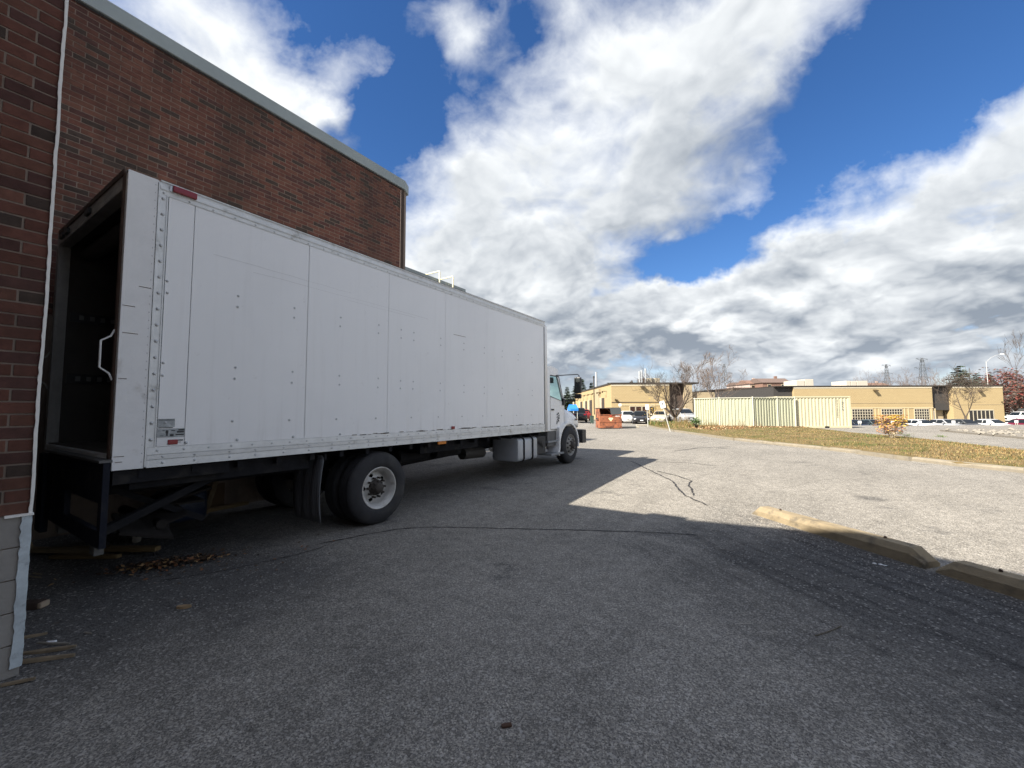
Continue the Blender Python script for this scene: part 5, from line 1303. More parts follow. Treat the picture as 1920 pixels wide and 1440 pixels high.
# ---- rocks of the stone island in the back lot
PALE = mat('pale_rock', (0.25, 0.23, 0.195), 0.9, var=0.2, vscale=3, bump=0.3, bscale=8)
rockm = [rock_mesh(MB(), (0, 0, 0), (1, 0.8, 0.62), 100+k).mesh('pale_rock', PALE) for k in range(6)]
ip = [onground(1762, 808.5), onground(1830, 805), onground(1925, 808), onground(2010, 814), onground(1925, 824), onground(1840, 816)]
mb = MB(); vs = []
for p in ip: p.z = g(p.x, p.y)+0.10; vs.append(p.copy())
mb.add(vs, (tuple(range(6)),))
for i in range(6): a, b = vs[i], vs[(i+1) % 6]; mb.quad(a, b, b-UP*0.4, a-UP*0.4)
struct(mb.build('stone_island', mat('gravel_bed', (0.20, 0.18, 0.15), 0.95, var=0.3, vscale=6, bump=0.5, bscale=20)))
cen = sum(ip, Vector())/6
for i in range(6):
    a, b = ip[i], ip[(i+1) % 6]
cnt = 0
while cnt < 62:
    t1, t2 = R.random(), R.random(); p = (ip[0].lerp(ip[2], t1)).lerp(ip[5].lerp(ip[4], t1), t2**0.8)
    s = R.uniform(0.07, 0.19); p.z = g(p.x, p.y)+0.10+s*0.25
    ob = bpy.data.objects.new('pale_rock', R.choice(rockm)); COL.objects.link(ob); ob.location = p; ob.scale = (s, s*R.uniform(.7, 1.1), s*R.uniform(.6, 1)); ob.rotation_euler = (R.uniform(-.3, .3), R.uniform(-.3, .3), R.uniform(0, 6.3))
    tag(ob, 'pale landscaping rock among the others on the stone island', 'rock', 'rocks on the stone island'); cnt += 1
# ---------------------------------------------------------------- far buildings (built square to the street, in camera-yaw frame)
def ymat(name, c):
    mm = bpy.data.materials.new(name); mm.use_nodes = True; t = NT(mm.node_tree); b = t.n['Principled BSDF']
    co = t.node('ShaderNodeTexCoord').outputs['Object']
    n1 = t.noise(t.v('MULTIPLY', co, (0.6, 0.6, 9.0)), 1.3, 5, 0.7); n2 = t.noise(co, 0.35, 4, 0.6)
    col = t.mix(t.step(n1, 0.35, 0.7, 0.0, 0.55), c4(c), c4([k*0.80 for k in c]))
    col = t.mix(t.step(n2, 0.45, 0.75, 0.0, 0.35), col, c4([c[0]*0.82, c[1]*0.76, c[2]*0.7]))
    bk = t.node('ShaderNodeTexBrick'); t.put(bk.inputs['Vector'], t.vec(t.m('ADD', t.xyz(co)[0], t.xyz(co)[1]), t.xyz(co)[2], 0.0)); bk.inputs['Scale'].default_value = 1.0
    bk.inputs['Brick Width'].default_value = 0.4; bk.inputs['Row Height'].default_value = 0.2; bk.inputs['Mortar Size'].default_value = 0.012
    t.put(bk.inputs['Color1'], col); t.put(bk.inputs['Color2'], t.mix(0.5, col, c4([k*0.9 for k in c]))); bk.inputs['Mortar'].default_value = c4([k*0.72 for k in c])
    t.put(b.inputs['Base Color'], bk.outputs[0]); b.inputs['Roughness'].default_value = 0.9; b.inputs['Specular IOR Level'].default_value = 0.15
    return mm
YB = ymat('yellow_brick', (0.45, 0.35, 0.195)); YB2 = ymat('pale_brick', (0.42, 0.345, 0.23))
TRIM = mat('dark_coping', (0.035, 0.028, 0.022), 0.6); BRN = mat('brown_cladding', (0.065, 0.045, 0.036), 0.8, var=0.2); CHAR = mat('charcoal_cladding', (0.045, 0.042, 0.040), 0.8, var=0.15)
CAPY = mat('cream_cap', (0.58, 0.52, 0.39), 0.7); PANE = mat('dark_pane', (0.018, 0.016, 0.016), 0.08, spec=0.8); MULL = mat('pale_mullion', (0.52, 0.47, 0.36), 0.6); LAMPB = mat('bronze', (0.07, 0.05, 0.025), 0.6)
LINT = mat('lintel_cream', (0.52, 0.43, 0.27), 0.8)
BLD_C = {}
class Bld:
    """a building standing square to the camera yaw; local x to the right, y away, z up; origin at a chosen corner"""
    def __init__(s, name, label, px, v, z0):
        p = at(px, 770, v); p.z = z0; s.u0, s.v0 = uv(p.x, p.y); s.z0 = z0
        s.o = thing(name, label, 'building', p, YAW)
    def X(s, px, dv=0.0):              # local x of a picture column on the plane y = dv
        d = ray(px, 770); k = (s.v0+dv)/d.dot(FH); q = EYE+d*k; return uv(q.x, q.y)[0]-s.u0
    def Z(s, px, py, dv=0.0):
        return at(px, py, s.v0+dv).z-s.z0
    def part(s, name, mb, m, parent=None): return mb.build(name, m, parent or s.o, flat=True)
    def window(s, x0, x1, z0, z1, nx, nz, y=0.0, mull=True, w=0.05, pane=None):
        f = s.part('window', MB().box((x0-0.08, y-0.03, z0-0.08), (x1+0.08, y-0.004, z1+0.10)), LINT if mull else TRIM)
        s.part('pane', MB().box((x0, y-0.05, z0), (x1, y-0.031, z1)), pane or PANE, f)
        if mull:
            mb = MB()
            for i in range(nx+1):
                x = x0+(x1-x0)*i/nx; mb.box((x-w/2, y-0.075, z0), (x+w/2, y-0.051, z1))
            for j in range(nz+1):
                z = z0+(z1-z0)*j/nz; mb.box((x0, y-0.098, z-w/2), (x1, y-0.0755, z+w/2))
            s.part('muntins', mb, MULL, f)
        return f
    def lamp(s, x, z, y=0.0):
        s.part('wall_lamp', MB().prism([(y, z), (y-0.05, z+0.05), (y-0.45, z-0.05), (y-0.50, z-0.22), (y-0.1, z-0.12)], x-0.28, x+0.28), LAMPB)
# building one: left, its long side runs away
b1 = Bld('yellow_building', 'low yellow brick workshop with a row of tall side doors behind the dumpster', 1147, 60.0, -0.05)
H1 = b1.Z(1147, 720); xr = b1.X(1256); D1 = 34.0
b1.part('wall', MB().box((0, 0, 0), (xr, D1, H1)), YB)
xe = b1.X(1286); xw = b1.X(1345)
b1.part('entrance_wall', MB().box((xr, 0.9, 0), (xe, D1-1, H1-0.02)), BRN)
b1.part('wall', MB().box((xe, 0.0, 0), (xe+1.0, D1, H1-0.01)).box((xe+1.0, 0.6, 0), (xw, D1-2, b1.Z(1320, 735))), YB2)
b1.part('coping', MB().box((-0.12, -0.12, H1), (b1.X(1312), D1+0.1, H1+0.2)), TRIM)
b1.part('cap_course', MB().box((-0.03, -0.035, H1-0.28), (xr, -0.001, H1-0.02)), CAPY)
b1.part('brick_course', MB().box((0.0, -0.03, b1.Z(1200, 755)), (xr, -0.001, b1.Z(1200, 754)+0.03)), BRN)
zt, zb = b1.Z(1200, 762), b1.Z(1200, 776)-0.4
b1.part('lintel', MB().box((b1.X(1160), -0.05, zt+0.12), (xr-0.02, -0.001, zt+0.32)), LINT)
for (xa, xb) in ((1181, 1191), (1192.2, 1202.5), (1204, 1216), (1218, 1227)):
    b1.window(b1.X(xa), b1.X(xb), zb, zt, 1, 1, pane=None if xa > 1216 else mat('brown_pane', (0.045, 0.022, 0.016), 0.15))
b1.lamp(b1.X(1205), b1.Z(1205, 724)); b1.part('spot_lamp', MB().box((b1.X(1153), -0.25, b1.Z(1155, 751)), (b1.X(1155), -0.01, b1.Z(1155, 748))), LAMPB); b1.part('spot_lamp', MB().box((b1.X(1156), -0.25, b1.Z(1155, 752)), (b1.X(1158), -0.01, b1.Z(1155, 749))), LAMPB)
# side face: doors, pilaster, pipes (the face lies at local x = 0)
def side_y(px):                         # local y of a picture column on that face
    d = ray(px, 770); k = b1.u0/d.dot(RH); return uv(*(EYE+d*k)[:2])[1]-b1.v0
for (xa, xb, yt) in ((1129, 1133.5, 746), (1120, 1124, 748), (1106, 1110.5, 750), (1098, 1101, 752), (1089, 1092, 753), (1077, 1079, 754)):
    y0_, y1_ = side_y(xb), side_y(xa); zt_ = at(xb, yt, b1.v0+y0_).z-b1.z0
    b1.part('door', MB().box((-0.06, y0_, 0.05), (-0.01, y1_, min(zt_, 4.1))), mat('brown_door', (0.04, 0.03, 0.025), 0.6))
    b1.part('door_jamb', MB().box((-0.30, y1_+0.01, 0.05), (-0.005, y1_+0.35, min(zt_, 4.1)+0.1)), CAPY)
for k in range(8): 
    yy = 3+k*4.0
    b1.part('side_lamp', MB().box((-0.6, yy, H1-0.95), (-0.01, yy+0.12, H1-0.86)).box((-0.72, yy-0.06, H1-1.15), (-0.55, yy+0.2, H1-0.87)), LAMPB)
ya = side_y(1123.5); b1.part('pilaster', MB().box((-0.35, ya-1.5, 0), (-0.003, ya+1.8, H1-0.3)), YB2)
yb_ = side_y(1117); b1.part('flue_pipe', MB().tube([(-0.25, yb_, 1.0), (-0.25, yb_, H1+1.9)], 0.09, 8).tube([(-0.25, yb_, H1+1.8), (-0.25, yb_, H1+2.1)], 0.14, 8), TRIM)
b1.part('flue_pipe', MB().tube([(1.5, 18, H1), (1.5, 18, H1+3.4)], 0.2, 8), mat('galvanised', (0.55, 0.57, 0.58), 0.4, metal=0.5))
for px, t_ in ((1200.5, 696), (1204.5, 694), (1212, 691)):
    b1.part('flue_pipe', MB().tube([(b1.X(px, 8), 8, H1), (b1.X(px, 8), 8, b1.Z(px, t_, 8))], 0.16, 8), mat('galvanised', (0.55, 0.57, 0.58)))
b1.part('rooftop_unit', MB().box((b1.X(1211, 9), 9, H1+0.1), (b1.X(1239, 9), 12, b1.Z(1220, 709, 9)), bev=0.05), CAPY)
b1.part('rooftop_unit', MB().box((b1.X(1207, 9), 9.1, H1+0.1), (b1.X(1210.5, 9), 12, b1.Z(1209, 709, 9))), BRN)
b1.part('rooftop_vent', MB().tube([(b1.X(1183, 12), 12, H1), (b1.X(1183, 12), 12, H1+1.0), (b1.X(1185, 12), 12, H1+1.3), (b1.X(1187, 12), 12, H1+0.7)], 0.2, 8), TRIM)
b1.part('rooftop_vent', MB().box((b1.X(1170, 12), 12, H1+0.2), (b1.X(1180, 12), 13, H1+0.9)), TRIM)
# building two: right
b2_ = Bld('yellow_building', 'long yellow brick workshop with gridded windows above the row of parked cars', 1490, 66.0, -0.9)
H2 = b2_.Z(1600, 725)
def vs2(px, py): return b2_.Z(px, py)
x0, x1, x2, x3 = 0, b2_.X(1750), b2_.X(1788), b2_.X(1883)
b2_.part('wall', MB().box((x0, 0, 0), (x1, 28, H2)).box((x2, 0, 0), (x3, 28, H2-0.02)), YB)
b2_.part('entrance_wall', MB().box((x1, 0.6, vs2(1770, 769)), (x2, 27, H2-0.01)), CHAR)
b2_.part('entrance_wall', MB().box((b2_.X(1455), 0.4, 0), (-0.003, 27, H2-0.01)), CHAR)
b2_.part('wall', MB().box((b2_.X(1751, 1.2), 1.2, 0), (b2_.X(1768, 1.2), 4, vs2(1770, 769)-0.02)), YB2)
d2 = b2_.part('door', MB().box((b2_.X(1771, 1.0), 1.0, 0.05), (x2-0.1, 1.1, vs2(1770, 770))), PANE)
b2_.part('door_frame', MB().box((b2_.X(1770.5, 0.9), 0.9, vs2(1770, 770.5)), (x2-0.01, 0.995, vs2(1770, 769.3))), BRN, d2)
b2_.part('white_panel', MB().box((b2_.X(1752), 0.3, 0.2), (b2_.X(1757), 0.5, vs2(1750, 770))), mat('sign_white', (0.8, 0.8, 0.79)))
b2_.part('coping', MB().box((b2_.X(1455), -0.1, H2), (x3+0.1, 28.1, H2+0.17)), TRIM)
b2_.part('cap_course', MB().box((0, -0.035, H2-0.26), (x1, -0.001, H2-0.02)).box((x2, -0.035, H2-0.26), (x3, -0.001, H2-0.02)), CAPY)
b2_.part('brick_course', MB().box((0, -0.03, vs2(1650, 756)), (x1, -0.001, vs2(1650, 755.3))).box((x2+.01, -0.03, vs2(1830, 759)), (x3, -0.001, vs2(1830, 758.4))), YB2)
zt = vs2(1650, 767)
b2_.part('lintel', MB().box((0.02, -0.05, zt+0.1), (x1, -0.001, zt+0.28)), LINT)
for (xa, xb) in ((1597, 1636), (1652, 1691), (1714, 1741)):
    b2_.window(b2_.X(xa), b2_.X(xb), zt-2.1, zt, 8 if xa < 1700 else 6, 5, w=0.07)
    for q in (xb+4, xb+11): b2_.part('pier', MB().box((b2_.X(q), -0.06, 0), (b2_.X(q)+0.14, -0.001, zt+0.08)), LINT)
b2_.window(b2_.X(1816), b2_.X(1862), vs2(1830, 769)-2.1, vs2(1830, 769), 6, 1, w=0.10)
b2_.lamp(b2_.X(1642), vs2(1642, 731)); b2_.lamp(b2_.X(1839), vs2(1839, 732)); b2_.part('spot_lamp', MB().box((b2_.X(1878), -0.2, vs2(1878, 754)), (b2_.X(1880), -0.01, vs2(1878, 752.8))), LAMPB)
RTU = mat('rooftop_beige', (0.55, 0.50, 0.42), 0.6, var=0.08)
for (xa, xb, yt, yb) in ((1512, 1528, 711, 724), (1496, 1511, 713, 724), (1590, 1598, 714, 724), (1599, 1609, 714.5, 724), (1610, 1630, 714, 724)):
    b2_.part('rooftop_unit', MB().box((b2_.X(xa, 7), 7, H2+0.1), (b2_.X(xb, 7), 10.5, b2_.Z(xa, yt, 7)), bev=0.04), RTU)
# building three: between them, further off
b3 = Bld('yellow_building', 'further yellow brick building showing over the corrugated fence', 1376, 84.0, 0.0)
H3 = b3.Z(1400, 729.5)
b3.part('wall', MB().box((0, 0, 0), (b3.X(1454), 24, H3)), YB2)
b3.part('coping', MB().box((-0.1, -0.1, H3), (b3.X(1454)+0.1, 24, H3+0.3)), BRN)
b3.part('entrance_wall', MB().box((b3.X(1347), 3, 0), (-0.01, 20, b3.Z(1360, 731))), CHAR)
b3.part('coping', MB().box((b3.X(1346), 2.8, b3.Z(1360, 731)), (-0.11, 20, b3.Z(1360, 729.3))), TRIM)
b3.part('bay', MB().box((b3.X(1401), -0.8, 0), (b3.X(1420), -0.01, H3-0.3)), YB)
b3.part('pilaster', MB().box((b3.X(1448), -1.2, 0), (b3.X(1454), -0.02, H3-0.1)), YB)
# houses on the rise beyond
def house(px0, px1, yt, ye, v, wall, roof, label):
    o = Bld('house', label, px0, v, 0.0); w = o.X(px1); he = o.Z(px0, ye); ht = o.Z(px0, yt); d = 9
    o.part('wall', MB().box((0, 0, 0), (w, d, he)), wall)
    o.part('roof', MB().prism([(-0.4, he-0.1), (d+0.4, he-0.1), (d*0.66, ht), (d*0.34, ht)], -0.4, w+0.4), roof)
    n = max(2, int(w/3.5))
    for k in range(n):
        xx = w*(k+0.5)/n; o.window(xx-0.6, xx+0.6, he-2.1, he-0.8, 1, 1, pane=PANE)
    o.part('chimney', MB().box((w*0.7, d*0.4, he), (w*0.7+0.8, d*0.4+0.8, ht+0.9)), wall)
RB = mat('house_brick', (0.20, 0.12, 0.09), 0.9, var=0.2); RR = mat('house_roof', (0.14, 0.10, 0.085), 0.9, var=0.25); RS = mat('house_siding', (0.42, 0.34, 0.30), 0.8)
house(1432, 1483, 708.5, 717, 150, RB, RR, 'broad brown brick house roof rising above the workshops')
house(1408, 1432, 712, 719, 155, RS, RB, 'smaller pinkish house left of the broad brown roof')
house(1386, 1409, 716, 721, 165, RS, RR, 'low pale house furthest left in the row beyond the workshops')
house(1640, 1668, 717, 722, 190, RS, RB, 'small distant house with a red brown roof behind the long workshop')

# ---------------------------------------------------------------- cars
CARG = glassmat('car_glass', (0.25, 0.30, 0.32), 0.35, 0.03, (0.012, 0.015, 0.018))
HL = mat('lamp_clear', (0.75, 0.77, 0.8), 0.12, spec=0.8)
CARS = {}
def car(kind, pos, rz, col, label, group, cat='car', tail=False):
    pm = mat('paint_'+col[0], col[1], 0.28, coat=0.6, spec=0.5)
    o = thing({'sedan': 'parked_car', 'suv': 'parked_car', 'pickup': 'pickup_truck'}[kind], label, cat, pos, rz, group)
    key = (kind, col[0])
    if key in CARS:
        for n, me, kids in CARS[key]:
            ob = bpy.data.objects.new(n, me); COL.objects.link(ob); ob.parent = o
            for n2, me2 in kids:
                o2 = bpy.data.objects.new(n2, me2); COL.objects.link(o2); o2.parent = ob
        return o
    L, Wd, H = {'sedan': (4.6, 0.90, 1.44), 'suv': (4.7, 0.94, 1.70), 'pickup': (5.6, 0.98, 1.85)}[kind]
    rec = []
    def add(name, mb, m, parent=None, kids=None):
        ob = mb.build(name, m, parent or o, flat=True); ks = []
        if parent is None: rec.append((name, ob.data, ks))
        else:
            for r in rec:
                if r[1] == parent.data and r[0] == parent.name.split('.')[0]: r[2].append((name, ob.data)); break
        return ob
    z0 = 0.22 if kind == 'sedan' else 0.30
    belt = 0.92 if kind == 'sedan' else 1.08 if kind == 'suv' else 1.15
    hood = belt-0.10 if kind != 'pickup' else belt-0.02
    hl = L/2
    # body sections front (x=+hl) to rear: (x, halfwidth, ztop)
    if kind == 'sedan': sec = [(hl, .62, .55), (hl-.05, .74, .66), (hl-.25, .84, .74), (hl-1.1, .90, belt-.06), (0.6, .90, belt), (-1.2, .90, belt+.02), (-hl+.5, .87, belt+.03), (-hl+.08, .80, belt), (-hl, .72, .60)]
    elif kind == 'suv': sec = [(hl, .66, .70), (hl-.06, .80, .88), (hl-.3, .89, .96), (hl-1.0, .94, belt-.03), (0.6, .94, belt), (-1.5, .94, belt+.03), (-hl+.15, .90, belt+.05), (-hl, .82, .95)]
    else: sec = [(hl, .75, .85), (hl-.06, .88, 1.0), (hl-.3, .96, 1.08), (hl-1.1, .98, hood), (0.7, .98, belt), (-0.7, .98, belt), (-0.75, .98, belt), (-hl+.1, .98, belt), (-hl, .94, belt-.05)]
    rings = []
    for x, w, zt in sec:
        rings.append([(x, -w*0.90, z0), (x, -w, z0+.12), (x, -w*1.0, z0+(zt-z0)*.6), (x, -w*.94, zt-.05), (x, -w*.80, zt), (x, w*.80, zt), (x, w*.94, zt-.05), (x, w, z0+(zt-z0)*.6), (x, w, z0+.12), (x, w*.90, z0)])
    body = add('body', MB().loft(rings, 0, True), pm)
    # greenhouse
    if kind == 'sedan': gh = [(1.05, .70, belt-.02), (0.30, .60, H-.04), (-0.2, .60, H), (-0.9, .58, H-.03), (-1.75, .66, belt+.02)]
    elif kind == 'suv': gh = [(1.15, .74, belt-.02), (0.40, .66, H-.05), (-0.2, .66, H), (-1.7, .63, H-.05), (-2.15, .74, belt+.05)]
    else: gh = [(1.2, .76, belt-.02), (0.55, .68, H-.05), (0.1, .68, H), (-0.5, .66, H-.03), (-0.75, .74, belt)]
    wb = Wd*0.90
    def ring(x, wt, z):
        zz = max(z, belt-.02); return [(x, -wb+(0.02), belt-.03), (x, -wt, zz-.03), (x, -wt*.8, zz), (x, wt*.8, zz), (x, wt, zz-.03), (x, wb-.02, belt-.03)]
    roof = add('roof', MB().loft([ring(*q) for q in gh], 0, True), pm)
    (xa, _, za), (xb, wtb, zb), _, (xc, wtc, zc_), (xd, _, zd) = gh
    ws = MB()
    def lerp(a, b, t): return a+(b-a)*t
    e = 0.012
    ws.add([(lerp(xa, xb, .08)+e, -wb*.84, lerp(belt, zb, .08)+e), (lerp(xa, xb, .08)+e, wb*.84, lerp(belt, zb, .08)+e), (lerp(xa, xb, .93)+e, wtb*.86, lerp(belt, zb, .93)+e), (lerp(xa, xb, .93)+e, -wtb*.86, lerp(belt, zb, .93)+e)], ((0, 1, 2, 3),))
    add('windscreen', ws, CARG)
    rg = MB().add([(lerp(xd, xc, .1)-e, -wb*.80, lerp(belt, zc_, .1)+e), (lerp(xd, xc, .1)-e, wb*.80, lerp(belt, zc_, .1)+e), (lerp(xd, xc, .9)-e, wtc*.84, lerp(belt, zc_, .9)+e), (lerp(xd, xc, .9)-e, -wtc*.84, lerp(belt, zc_, .9)+e)], ((0, 1, 2, 3),))
    add('rear_window', rg, CARG)
    for s in (-1, 1):
        xm = lerp(xb, xc, 0.48); zt = H-.10; wt_ = lerp(wb, wtb, .86)
        y0, y1 = s*(wb-.005+e), s*(wtb+.035+e)
        for (p, q, r_, t_) in ((lerp(xa, xb, .22), xm+.04, xm+.04, lerp(xa, xb, .92)), (xm-.04, lerp(xd, xc, .28), lerp(xd, xc, .88), xm-.04)):
            add('side_window', MB().add([(p, y0, belt+.015), (q, y0, belt+.015), (r_, y1, zt), (t_, y1, zt)], ((0, 1, 2, 3),)), CARG)
        add('mirror', MB().box((xa-.35, s*(Wd-.02)-.0, belt), (xa-.2, s*(Wd+.18), belt+.15), bev=.03) if s > 0 else MB().box((xa-.35, -(Wd+.18), belt), (xa-.2, -(Wd-.02), belt+.15), bev=.03), pm)
        zf = sec[1][2]
        add('headlight', MB().box((hl-.22, min(s*.50, s*.80), zf-.17), (hl-.03, max(s*.50, s*.80), zf-.03), bev=.02), HL)
        add('tail_light', MB().box((-hl-.01, min(s*.55, s*.84), belt-.22), (-hl+.15, max(s*.55, s*.84), belt-.06), bev=.02), REDL)
    add('grille', MB().box((hl-.04, -.42, z0+.22), (hl+.012, .42, sec[0][2]-.04), bev=.01), CLIP)
    add('number_plate', MB().box((hl+.013, -.16, z0+.14), (hl+.02, .16, z0+.24)), mat('plate_white', (0.75, 0.76, 0.78), 0.5))
    if kind == 'pickup': add('truck_bed', MB().box((-hl+.12, -.86, belt-.5), (-.8, .86, belt+.004)), CLIP)
    wr = .33 if kind == 'sedan' else .37
    for xw in (hl-.95, -hl+.95):
        for s in (-1, 1):
            yo = s*(Wd+.005)
            w_ = add('wheel', MB().lathe([(0, wr*.62), (-.01, wr*.8), (.0, wr*.96), (.05, wr), (.17, wr), (.2, wr*.9), (.2, wr*.6)] if s < 0 else [(0, wr*.62), (.01, wr*.8), (0, wr*.96), (-.05, wr), (-.17, wr), (-.2, wr*.9), (-.2, wr*.6)], (xw, yo, wr), 'Y', 20), RUBBER)
            add('rim', MB().lathe([(0, wr*.62), (-s*.03, wr*.55), (-s*.04, wr*.2), (-s*.02, 0)], (xw, yo, wr), 'Y', 12), mat('alloy', (0.5, 0.5, 0.52), 0.3, metal=0.7), w_)
    CARS[key] = rec
    return o
K_ = {'black': ('black', (0.012, 0.012, 0.014)), 'navy': ('navy', (0.015, 0.02, 0.035)), 'white': ('white', (0.75, 0.75, 0.74)), 'silver': ('silver', (0.35, 0.36, 0.37)), 'grey': ('grey', (0.07, 0.075, 0.08)), 'maroon': ('maroon', (0.13, 0.012, 0.03)), 'beige': ('beige', (0.52, 0.45, 0.33)), 'red': ('red', (0.22, 0.015, 0.012)), 'teal': ('teal', (0.05, 0.07, 0.075))}
GR = 'cars parked below the lip of the lot'
def parked(px, v, kind, col, label, turn=0.0, group=GR):
    p = at(px, 790, v); p.z = g(p.x, p.y); return car(kind, p, YAW-PI/2+turn, K_[col], label, group)
parked(1601, 51, 'sedan', 'navy', 'dark navy car leftmost in the row, half behind the container end')
parked(1634, 51.6, 'sedan', 'teal', 'dark car with a broad greenish windscreen next to the leftmost one')
parked(1684, 53, 'sedan', 'black', 'low black sedan in the row left of the white car')
parked(1724, 51, 'sedan', 'white', 'white car in the middle of the row, its nose behind the autumn shrub')
parked(1771, 52, 'sedan', 'silver', 'silver sedan right of the middle white car')
parked(1806, 51.5, 'sedan', 'grey', 'charcoal car in front of the dark entrance')
parked(1858, 50.8, 'sedan', 'white', 'white car with a dark windscreen right of the small bare tree')
parked(1925, 52, 'sedan', 'maroon', 'maroon sedan at the right edge of the frame')
parked(1968, 52, 'suv', 'black', 'black car cut by the right edge of the frame')
G2 = 'cars parked in front of the left workshop'
parked(1200, 47.5, 'sedan', 'black', 'black car facing the lane behind the upright sign', -0.22, G2)
parked(1176, 50.5, 'sedan', 'white', 'white car half hidden between the dumpster and the black car', -0.1, G2)
parked(1239, 51.5, 'sedan', 'beige', 'pale beige car under the big bare tree', -0.5, G2)
parked(1281, 50, 'suv', 'silver', 'grey van shaped car behind the trunk of the big bare tree', 0.0, G2)
p = at(1086, 795, 54); p.z = g(p.x, p.y); car('pickup', p, YAW+PI/2-0.15, K_['black'], 'black pickup seen from behind beyond the truck bonnet', G2, 'pickup')
p = at(1092, 795, 62); p.z = g(p.x, p.y); car('suv', p, YAW+PI/2, K_['red'], 'red car beside the black pickup by the workshop doors', G2)
p = at(1914, 790, 72); p.z = g(p.x, p.y)+0.35; o = car('pickup', p, YAW+PI, K_['white'], 'white pickup with a dark box behind the maroon sedan', None, 'pickup')
MB().box((-2.6, -0.9, 1.0), (-0.8, 0.9, 2.35), bev=0.05).build('dark_cap', mat('cap_grey', (0.06, 0.065, 0.065), 0.6), o, flat=True)
# blue canopy seen over the truck bonnet
p = at(1074, 792, 50); p.z = g(p.x, p.y); o = thing('blue_canopy', 'bright blue canopy showing over the truck bonnet', 'canopy', p, YAW)
z1 = at(1074, 758.5, 50).z-p.z
MB().prism([(-1.5, z1-0.75), (-1.5, z1-0.5), (0, z1), (1.5, z1-0.5), (1.5, z1-0.75)], -0.45, 0.45, 0, 'X').xf(Matrix.Identity(4)).build('cover', mat('canopy_blue', (0.02, 0.20, 0.62), 0.5, var=0.1), o, flat=True)
for a in (-0.8, 0.35):
    for b in (-1.35, 1.35): MB().tube([(a, b, 0), (a, b, z1-0.6)], 0.03, 6).build('leg', mat('sign_post', (0.66, 0.66, 0.62)), o, flat=True)
# small white twin plates along the lip
wm = None; bmm = None
SW = mat('marker_white', (0.82, 0.82, 0.82), 0.5)
me1 = MB().box((-0.16, -0.02, 0.16), (-0.02, 0.02, 0.40)).box((0.02, -0.02, 0.16), (0.16, 0.02, 0.40)).mesh('plate', SW); me2 = MB().tube([(-0.09, 0, -0.3), (-0.09, 0, 0.159)], 0.02, 5).tube([(0.09, 0, -0.3), (0.09, 0, 0.159)], 0.02, 5).mesh('stake', POSTW)
for px, pos in ((1612, 'below the leftmost dark cars'), (1674, 'in front of the black sedan'), (1725, 'before the middle white car'), (1788, 'before the charcoal car'), (1853, 'before the white car by the small bare tree'), (1906, 'before the maroon sedan')):
    p = at(px, 793, 40.3); p.z = g(p.x, p.y)+0.02
    o = thing('bay_marker', 'white twin plates at the lot lip, '+pos, 'marker', p, YAW, 'white bay markers along the lip')
    for n, me in (('plate', me1), ('stake', me2)):
        ob = bpy.data.objects.new(n, me); COL.objects.link(ob); ob.parent = o
# broken kerb pieces by the dumpster
for k, (px, py, L_, lab) in enumerate(((1182, 802.5, 1.5, 'pale concrete wheel stop lying right of the dumpster'), (1203, 798.5, 1.1, 'short pale wheel stop nearest the verge tip'))):
    p = at(px, py, 35); p = onground(px, py); o = thing('wheel_stop', lab, 'wheel stop', p, YAW+0.05, 'pale wheel stops by the dumpster')
    MB().box((-L_/2, -0.1, 0), (L_/2, 0.1, 0.13), bev=0.04).build('body', mat('stop_concrete_pale', (0.45, 0.41, 0.33), 0.9, var=0.15), o, flat=True)

# ---------------------------------------------------------------- lamp post and pylons
p = at(1852.5, 724, 78); p.z = g(p.x, p.y); o = thing('street_lamp', 'tall pale street lamp with one curved arm behind the right workshop', 'street lamp', p, YAW)
k = 78/FPX; zt = at(1852, 678, 78).z-p.z; ztip = at(1885, 664, 78).z-p.z
MP = mat('lamp_grey', (0.55, 0.55, 0.53), 0.5, metal=0.3)
MB().tube([(0, 0, 0), (0, 0, zt*0.5), (0, 0, zt)], [0.085, 0.07, 0.055], 8).build('pole', MP, o, flat=True)
MB().tube([(0, 0, zt-0.1), (0.9, 0, zt+0.7), (1.8, 0, zt+1.15), (2.9, 0, ztip)], 0.03, 6).build('arm', MP, o, flat=True)
MB().loft([[(x, -w, ztip-.06), (x, w, ztip-.06), (x, w*.7, ztip+h), (x, -w*.7, ztip+h)] for x, w, h in ((2.75, .09, .04), (2.95, .17, .1), (3.4, .16, .07), (3.5, .06, 0.0))]).build('lamp_head', mat('lamp_white', (0.8, 0.8, 0.8), 0.4), o, flat=True)
PYL = mat('pylon_steel', (0.10, 0.11, 0.12), 0.6)
